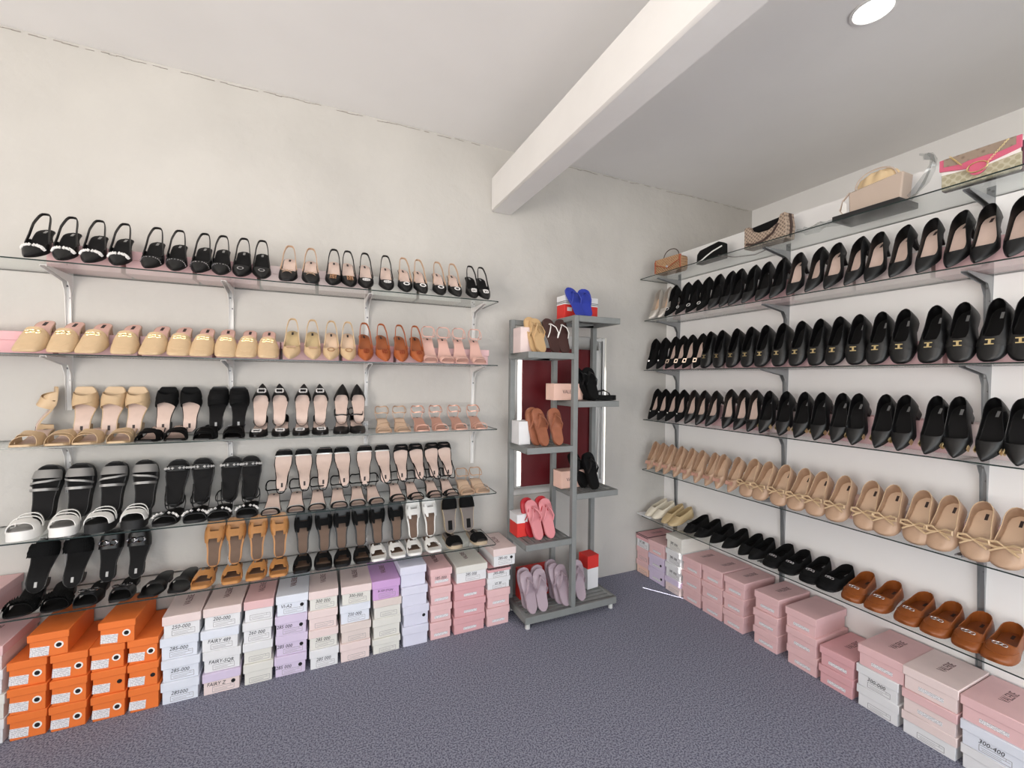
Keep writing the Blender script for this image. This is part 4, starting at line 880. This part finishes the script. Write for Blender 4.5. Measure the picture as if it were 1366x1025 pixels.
# ------------------------------------------------------------------ things on the grey rack
def lean(kn, px, y, z, lab, a=64, yaw=0.0, L=.25, mirror=False, group='sandals on the grey rack'):
    q = D(a); put_shoe(kn, lmtx(LX(px, y), y+L*math.cos(q), z+L*math.sin(q)+.004, q, yaw, True), lab, group, mirror)
zt, z1, z2, z3, z4, z5, zb = 2.031, 1.777, 1.458, 1.165, 0.840, 0.549, 0.086
lean('ff_blue', 771, -.36, zt, 'blue flip-flop, left one, on top of the grey rack', 58, .06); lean('ff_blue', 789, -.36, zt, 'blue flip-flop, right one, on top of the grey rack', 58, -.28, mirror=True)
def gbox(loc, rz, w, d, h, lo, hi, label, name='small_box', stripes=False, top=None):
    e = link(name, None, loc=loc, rz=rz); tag(e, label, 'box', 'boxes on the grey rack')
    b = MB(); b.b2((-w/2, 0, 0), (w/2, d, h)); link('carton', b.mesh('carton', boxmat(lo), bevel=.002), e)
    if hi:
        b = MB(); b.b2((-w/2-.0012, -.0012, h*.62), (w/2+.0012, d+.0012, h+.001)); link('upper_panel', b.mesh('upper', boxmat(hi), bevel=.001), e)
    if stripes:
        for q in (.68, .74): b = MB(); b.b2((-w/2-.002, -.002, h*q), (w/2+.002, d+.002, h*q+.004)); link('stripe', b.mesh('stripe', M['ink']), e)
        b = MB(); b.box((-w*.36, -.002, h*.42), (w*.14, .001, h*.16)); link('emblem', b.mesh('emblem', boxmat('white')), e)
    if top: lettering('print', top, M['print'], 'print', e, (0, -.0012, h*.5), (PI/2, 0, 0), .035, .9)
    return e
gbox((-1.035, -.245, zt), .05, .29, .10, .165, 'red', 'white', 'red and white striped box behind the blue flip-flops', 'striped_box', True)
lean('ff_sand', 712, -.33, z1, 'sand-coloured flip-flop, rear one, upper left rack shelf', 70, .1); lean('ff_sand', 720, -.37, z1, 'sand-coloured flip-flop, front one, upper left rack shelf', 64, .1, mirror=True)
lean('ff_dark', 738, -.38, z1, 'dark brown white-strapped flip-flop, left one, upper rack shelf', 66, .12); lean('ff_dark', 754, -.38, z1, 'dark brown white-strapped flip-flop, right one, upper rack shelf', 66, -.05, mirror=True)
gbox((-1.500, -.30, z1), .0, .085, .12, .17, 'palepink', None, 'pale pink and white box on upper left rack shelf', 'small_box')
gbox((-1.505, -.302, z3), .0, .085, .12, .155, 'white', None, 'plain white box on middle left rack shelf', 'small_box')
gbox((-1.515, -.30, z5), .0, .075, .12, .15, 'red', 'white', 'red and white box on lower left rack shelf', 'small_box')
gbox((-1.155, -.29, z2), .05, .26, .105, .115, 'peach', None, 'pink lettered box on upper right rack shelf', 'shoe_carton', top='VALERIE')
gbox((-1.115, -.29, z4), .05, .20, .105, .12, 'peach', None, 'pink lettered box on lower right rack shelf', 'shoe_carton', top='VALERIE')
gbox((-.93, -.28, zb), .1, .10, .10, .24, 'white', 'red', 'white box with red top on the rack base', 'small_box')
lean('ff_chestnut', 714, -.33, z3, 'chestnut wide-strap flip-flop, leftmost rear one, middle rack shelf', 70, .15, mirror=True); lean('ff_chestnut', 724, -.38, z3, 'chestnut wide-strap flip-flop, left one, middle rack shelf', 66, .15); lean('ff_chestnut', 746, -.38, z3, 'chestnut wide-strap flip-flop, right one, middle rack shelf', 66, -.02, mirror=True)
lean('ff_black', 779, -.33, z2, 'black flip-flop leaning on the pink box, upper right rack shelf', 58, .35); lean('ff_black', 794, -.36, z2, 'black flip-flop, middle one, upper right rack shelf', 58, -.1, mirror=True); 
put_shoe('ff_black', lmtx(LX(822, -.40), -.40, z2+.002, 0, .9, False), 'black flip-flop lying flat at the end of the upper right rack shelf', 'sandals on the grey rack')
lean('ff_black', 774, -.31, z4, 'black flip-flop leaning on the pink box, lower right rack shelf', 62, .3); lean('ff_black', 792, -.37, z4, 'black flip-flop, front one, lower right rack shelf', 66, .1, mirror=True)
lean('ff_red', 709, -.31, z5, 'red flip-flop, left one, behind the pink pair', 74, .1); lean('ff_red', 727, -.31, z5, 'red flip-flop, right one, behind the pink pair', 74, .05, mirror=True)
lean('ff_pink', 718, -.375, z5, 'pink flip-flop, left one, lower left rack shelf', 64, .15); lean('ff_pink', 736, -.375, z5, 'pink flip-flop, right one, lower left rack shelf', 64, .05, mirror=True)
MV = [(711, -.40, 68, .15, 'front left'), (728, -.40, 68, .0, 'front, second from left'), (705, -.33, 76, .1, 'rear left'), (722, -.33, 76, .05, 'rear, second from left'), (748, -.36, 70, .15, 'middle rear'), (757, -.40, 66, .1, 'just left of the front post'), (741, -.28, 78, .1, 'hindmost'), (780, -.38, 66, -.05, 'right of the front post')]
for k, (px, y, a, yw, wd) in enumerate(MV): lean('ff_mauve', px, y, zb, f'mauve flip-flop on the rack base, {wd}', a, yw, mirror=bool(k % 2))
gbox((-1.36, -.22, zb), .02, .26, .07, .20, 'red', None, 'red box behind the mauve flip-flops on the rack base', 'small_box')

# ------------------------------------------------------------------ handbags on the top right shelf (local x -> -y world, front -y -> -x world)
ZB = RHZ[0]+.0005
MONO1 = monogram('brown_monogram', (178, 142, 106), (128, 92, 66), 70); MONO2 = monogram('grey_monogram', (176, 156, 138), (120, 104, 92), 60); MONO3 = monogram('cream_monogram', (188, 182, 158), (166, 158, 132), 45); MONO4 = monogram('taupe_monogram', (150, 132, 116), (118, 100, 86), 45)
ORL = mat('orange_brown_trim', (160, 84, 54), .45); HOT = mat('hot_pink_leather', (206, 98, 124), .45); BLH = mat('blush_bag_leather', (192, 174, 160), .5, bump=.1, bscale=200); CHAMP = mat('champagne_satin', (216, 190, 150), .35); BRS = mat('dark_brown_strap', (70, 52, 46), .5)
def bag(name, y, label, x=-.20, rz=0, z=ZB):
    e = link(name, None, loc=(x, y, z), rz=-PI/2+rz); tag(e, label, 'handbag', 'handbags on the top right shelf'); return e
def prism(poly, y0, y1, shrink=0.0):
    b = MB(); n = len(poly); b.add([(x, y0, z) for x, z in poly]+[(x, y1, z) for x, z in poly], [tuple(range(n)), tuple(range(2*n-1, n-1, -1))]+[(k, k+n, (k+1) % n+n, (k+1) % n) for k in range(n)]); return b
def rrect(w, h, r, z0=0, n=4):
    p = []
    for cx, cz, a in ((w/2-r, z0+r, -PI/2), (w/2-r, z0+h-r, 0), (-w/2+r, z0+h-r, PI/2), (-w/2+r, z0+r, PI)):
        p += [(cx+r*math.cos(a+q), cz+r*math.sin(a+q)) for q in np.linspace(0, PI/2, n)]
    return p
e = bag('top_handle_bag', -.285, 'small brown monogram top-handle bag nearest the corner', -.235, .08)
part('body', prism(rrect(.25, .115, .025), -.04, .04), MONO1, e, bevel=.004)
b = MB()
for sx in (-1, 1): part('leather_corner', MB().tube([(sx*.122, -.042, .012), (sx*.122, -.044, .10), (sx*.115, -.03, .116)], .006, 6), ORL, e)
part('flap', prism([(-.118, .117), (.118, .117), (.112, .075), (.05, .055), (.022, .038), (-.022, .038), (-.05, .055), (-.112, .075)], -.046, -.041), MONO1, e, bevel=.001)
part('flap_trim', MB().tube([(-.118, -.047, .115), (-.112, -.047, .075), (-.05, -.047, .055), (-.022, -.047, .038), (.022, -.047, .038), (.05, -.047, .055), (.112, -.047, .075), (.118, -.047, .115)], .0035, 6), ORL, e)
part('clasp', MB().box((0, -.049, .046), (.018, .004, .018)), M['chrome'], e, bevel=.001)
part('handle', MB().tube([(-.075+.0*q, 0, .113) if False else (-.075*math.cos(q), 0, .113+.075*math.sin(q)**.8) for q in np.linspace(0, PI, 15)], .0035, 6), BRS, e)
e = bag('clutch_bag', -.655, 'black clutch with a white wavy trim, second from the corner', -.225)
part('body', prism([(-.105, 0), (.115, 0), (.112, .10), (.085, .118), (-.075, .095), (-.100, .07)], -.03, .03), M['suede'], e, bevel=.004)
part('white_trim', MB().tube([(-.105, -.032, .012), (-.06, -.033, .016), (-.01, -.033, .040), (.04, -.033, .060), (.085, -.033, .070), (.115, -.032, .078)], .005, 6), M['white'], e)
e = bag('shoulder_bag', -1.085, 'grey monogram shoulder bag with dark scooped opening', -.225)
part('body', prism([(-.135, 0), (.135, 0), (.140, .075), (.128, .155), (.100, .150), (.085, .105), (.03, .078), (-.04, .080), (-.085, .105), (-.100, .135), (-.135, .135)], -.045, .040), MONO2, e, bevel=.003)
part('opening', prism([(-.093, .108), (-.04, .086), (.03, .084), (.088, .110), (.10, .145), (-.10, .132)], -.02, .03), M['suede'], e, bevel=.002)
part('shoulder_strap', MB().ribbon([(-.12, -.047, .03), (-.06, -.052, .012), (.0, -.054, .020), (.06, -.052, .05), (.09, -.048, .10)], (0, .2, 1), .014, .004), BRS, e)
part('side_strap', MB().ribbon([(.134, 0, .01), (.142, 0, .08), (.132, 0, .150)], (0, 1, 0), .02, .004), BRS, e)
# thin strap lying over the shelf edge between clutch and shoulder bag
o = link('loose_strap', MB().tube([(-.30, -.78, ZB+.004), (-.17, -.80, ZB+.004), (-.10, -.90, ZB+.004), (-.14, -1.02, ZB+.004), (-.262, -1.03, ZB+.004)], .0035, 6).mesh('loose_strap', BRS)); tag(o, 'thin dark strap lying on the top right glass shelf', 'strap')
b = MB(); b.b2((-.146, -.085, 0), (.146, .085, .028)); o = link('black_box', b.mesh('black_box', boxmat('blackbox'), bevel=.002), loc=(-.205, -1.63, ZB), rz=-PI/2); tag(o, 'flat black box under the blush handbag', 'box')
e = bag('blush_handbag', -1.645, 'blush handbag with gathered champagne pouch, on a flat black box', -.20, 0, ZB+.0285)
part('body', prism([(-.105, 0), (.115, 0), (.125, .135), (-.110, .115)], -.045, .045), BLH, e, bevel=.006)
rows_ = []
for k, (q, f) in enumerate(((.10, 1), (.135, 1.0), (.165, .85), (.182, .5), (.186, .08))):
    rows_.append([(.005+.092*f*math.cos(a)*(1+.03*math.cos(11*a)), .036*f*math.sin(a)*(1+.1*math.cos(9*a)), q+.006*math.cos(7*a+k)) for a in np.linspace(0, 2*PI, 45)[:-1]])
part('gathered_pouch', MB().grid(rows_, closev=True), CHAMP, e)
part('handle', MB().tube([(-.09*math.cos(q), -.02, .112+.085*math.sin(q)**.7) for q in np.linspace(0, PI, 15)], .004, 6), BLH, e)
part('shoulder_strap', MB().ribbon([(-.105, -.04, .115), (-.13, -.05, .08), (-.14, -.055, .03), (-.118, -.056, .0)], (0, .7, .3), .014, .004), BLH, e)
part('hang_tag', prism([(-.138, .005), (-.108, .0), (-.108, .055), (-.125, .075)], -.06, -.058), M['white'], e)
rs = np.random.RandomState(4)
def crumple(n, c, d, seed):
    rs = np.random.RandomState(seed); P = []
    for i in range(n):
        P.append([(c[0]+d[0]*(i/(n-1)-.5)+rs.uniform(-.008, .008), c[1]+d[1]*(j/5-.5)+rs.uniform(-.008, .008), max(.0005, c[2]+d[2]*math.sin(PI*i/(n-1))*(.5+.5*math.sin(j*1.7+i))+rs.uniform(-.006, .006))) for j in range(6)])
    return MB().grid(P)
o = link('plastic_wrap', crumple(12, (0, 0, .012), (.20, .12, .02), 1).mesh('plastic_wrap', PLASTIC, solid=.0006), loc=(-.23, -1.39, ZB), rz=-PI/2); tag(o, 'crumpled clear plastic wrap lying left of the flat black box', 'plastic wrap')
P = []
for i, (x, z) in enumerate(((.0, .01), (.03, .03), (.06, .07), (.085, .12), (.09, .16), (.07, .185), (.045, .19))):
    P.append([(x+rs.uniform(-.006, .006), -.04+.03*j/2+rs.uniform(-.004, .004), z+.012*math.sin(j*2.1+i)+(0 if j % 2 else .018)) for j in range(5)])
o = link('plastic_wrap', MB().grid(P).mesh('plastic_strip', PLASTIC, solid=.0006), loc=(-.22, -1.785, ZB+.003), rz=-PI/2); tag(o, 'clear plastic wrapped strap curling up right of the blush handbag', 'plastic wrap')
e = bag('chain_wallet', -2.035, 'pink-trimmed monogram chain wallet at the right end of the top shelf', -.245, .03)
part('body', prism(rrect(.235, .075, .006), -.022, .022), MONO3, e, bevel=.002)
part('side_gusset', prism([(-.121, 0), (.121, 0), (.121, .115), (-.121, .115)], -.008, .024), mat('plum_lining', (84, 48, 60), .6), e, bevel=.002)
part('flap', prism([(-.122, .130), (.122, .130), (.122, .082), (.055, .066), (.028, .060), (-.028, .060), (-.055, .066), (-.122, .082)], -.032, -.024), HOT, e, bevel=.001)
part('flap_inlay', prism([(-.107, .130), (.107, .130), (.107, .097), (.05, .088), (.03, .093), (-.03, .093), (-.05, .088), (-.107, .097)], -.0335, -.0322), MONO4, e)
part('inner_flap', prism([(-.118, .085), (.118, .085), (.118, .066), (.03, .055), (-.118, .066)], -.0238, -.0225), M['white'], e)
part('flap_tab', MB().disc((0, -.034, .048), .026, .004, np.array([[1, 0, 0], [0, 0, 1], [0, -1, 0]]), 24), HOT, e)
part('oval_buckle', MB().tube([(.031*math.cos(a), -.039, .054+.020*math.sin(a)) for a in np.linspace(0, 2*PI, 25)[:-1]], .0026, 6, closed=True), M['gold'], e)
b = MB()
for p0, p1 in (((-.085, .132), (-.05, .083)), ((.085, .125), (.03, .062))):
    for k in range(10):
        u = k/9; x, z = p0[0]*(1-u)+p1[0]*u, p0[1]*(1-u)+p1[1]*u; a = math.atan2(p1[1]-p0[1], p1[0]-p0[0]); c_, s_ = math.cos(a), math.sin(a)
        b.tube([(x+.0042*math.cos(q)*c_-.0022*math.sin(q)*s_, -.037-(.001 if k % 2 else 0), z+.0042*math.cos(q)*s_+.0022*math.sin(q)*c_) for q in np.linspace(0, 2*PI, 9)[:-1]], .0009, 4, closed=True)
part('chain', b, M['gold'], e)
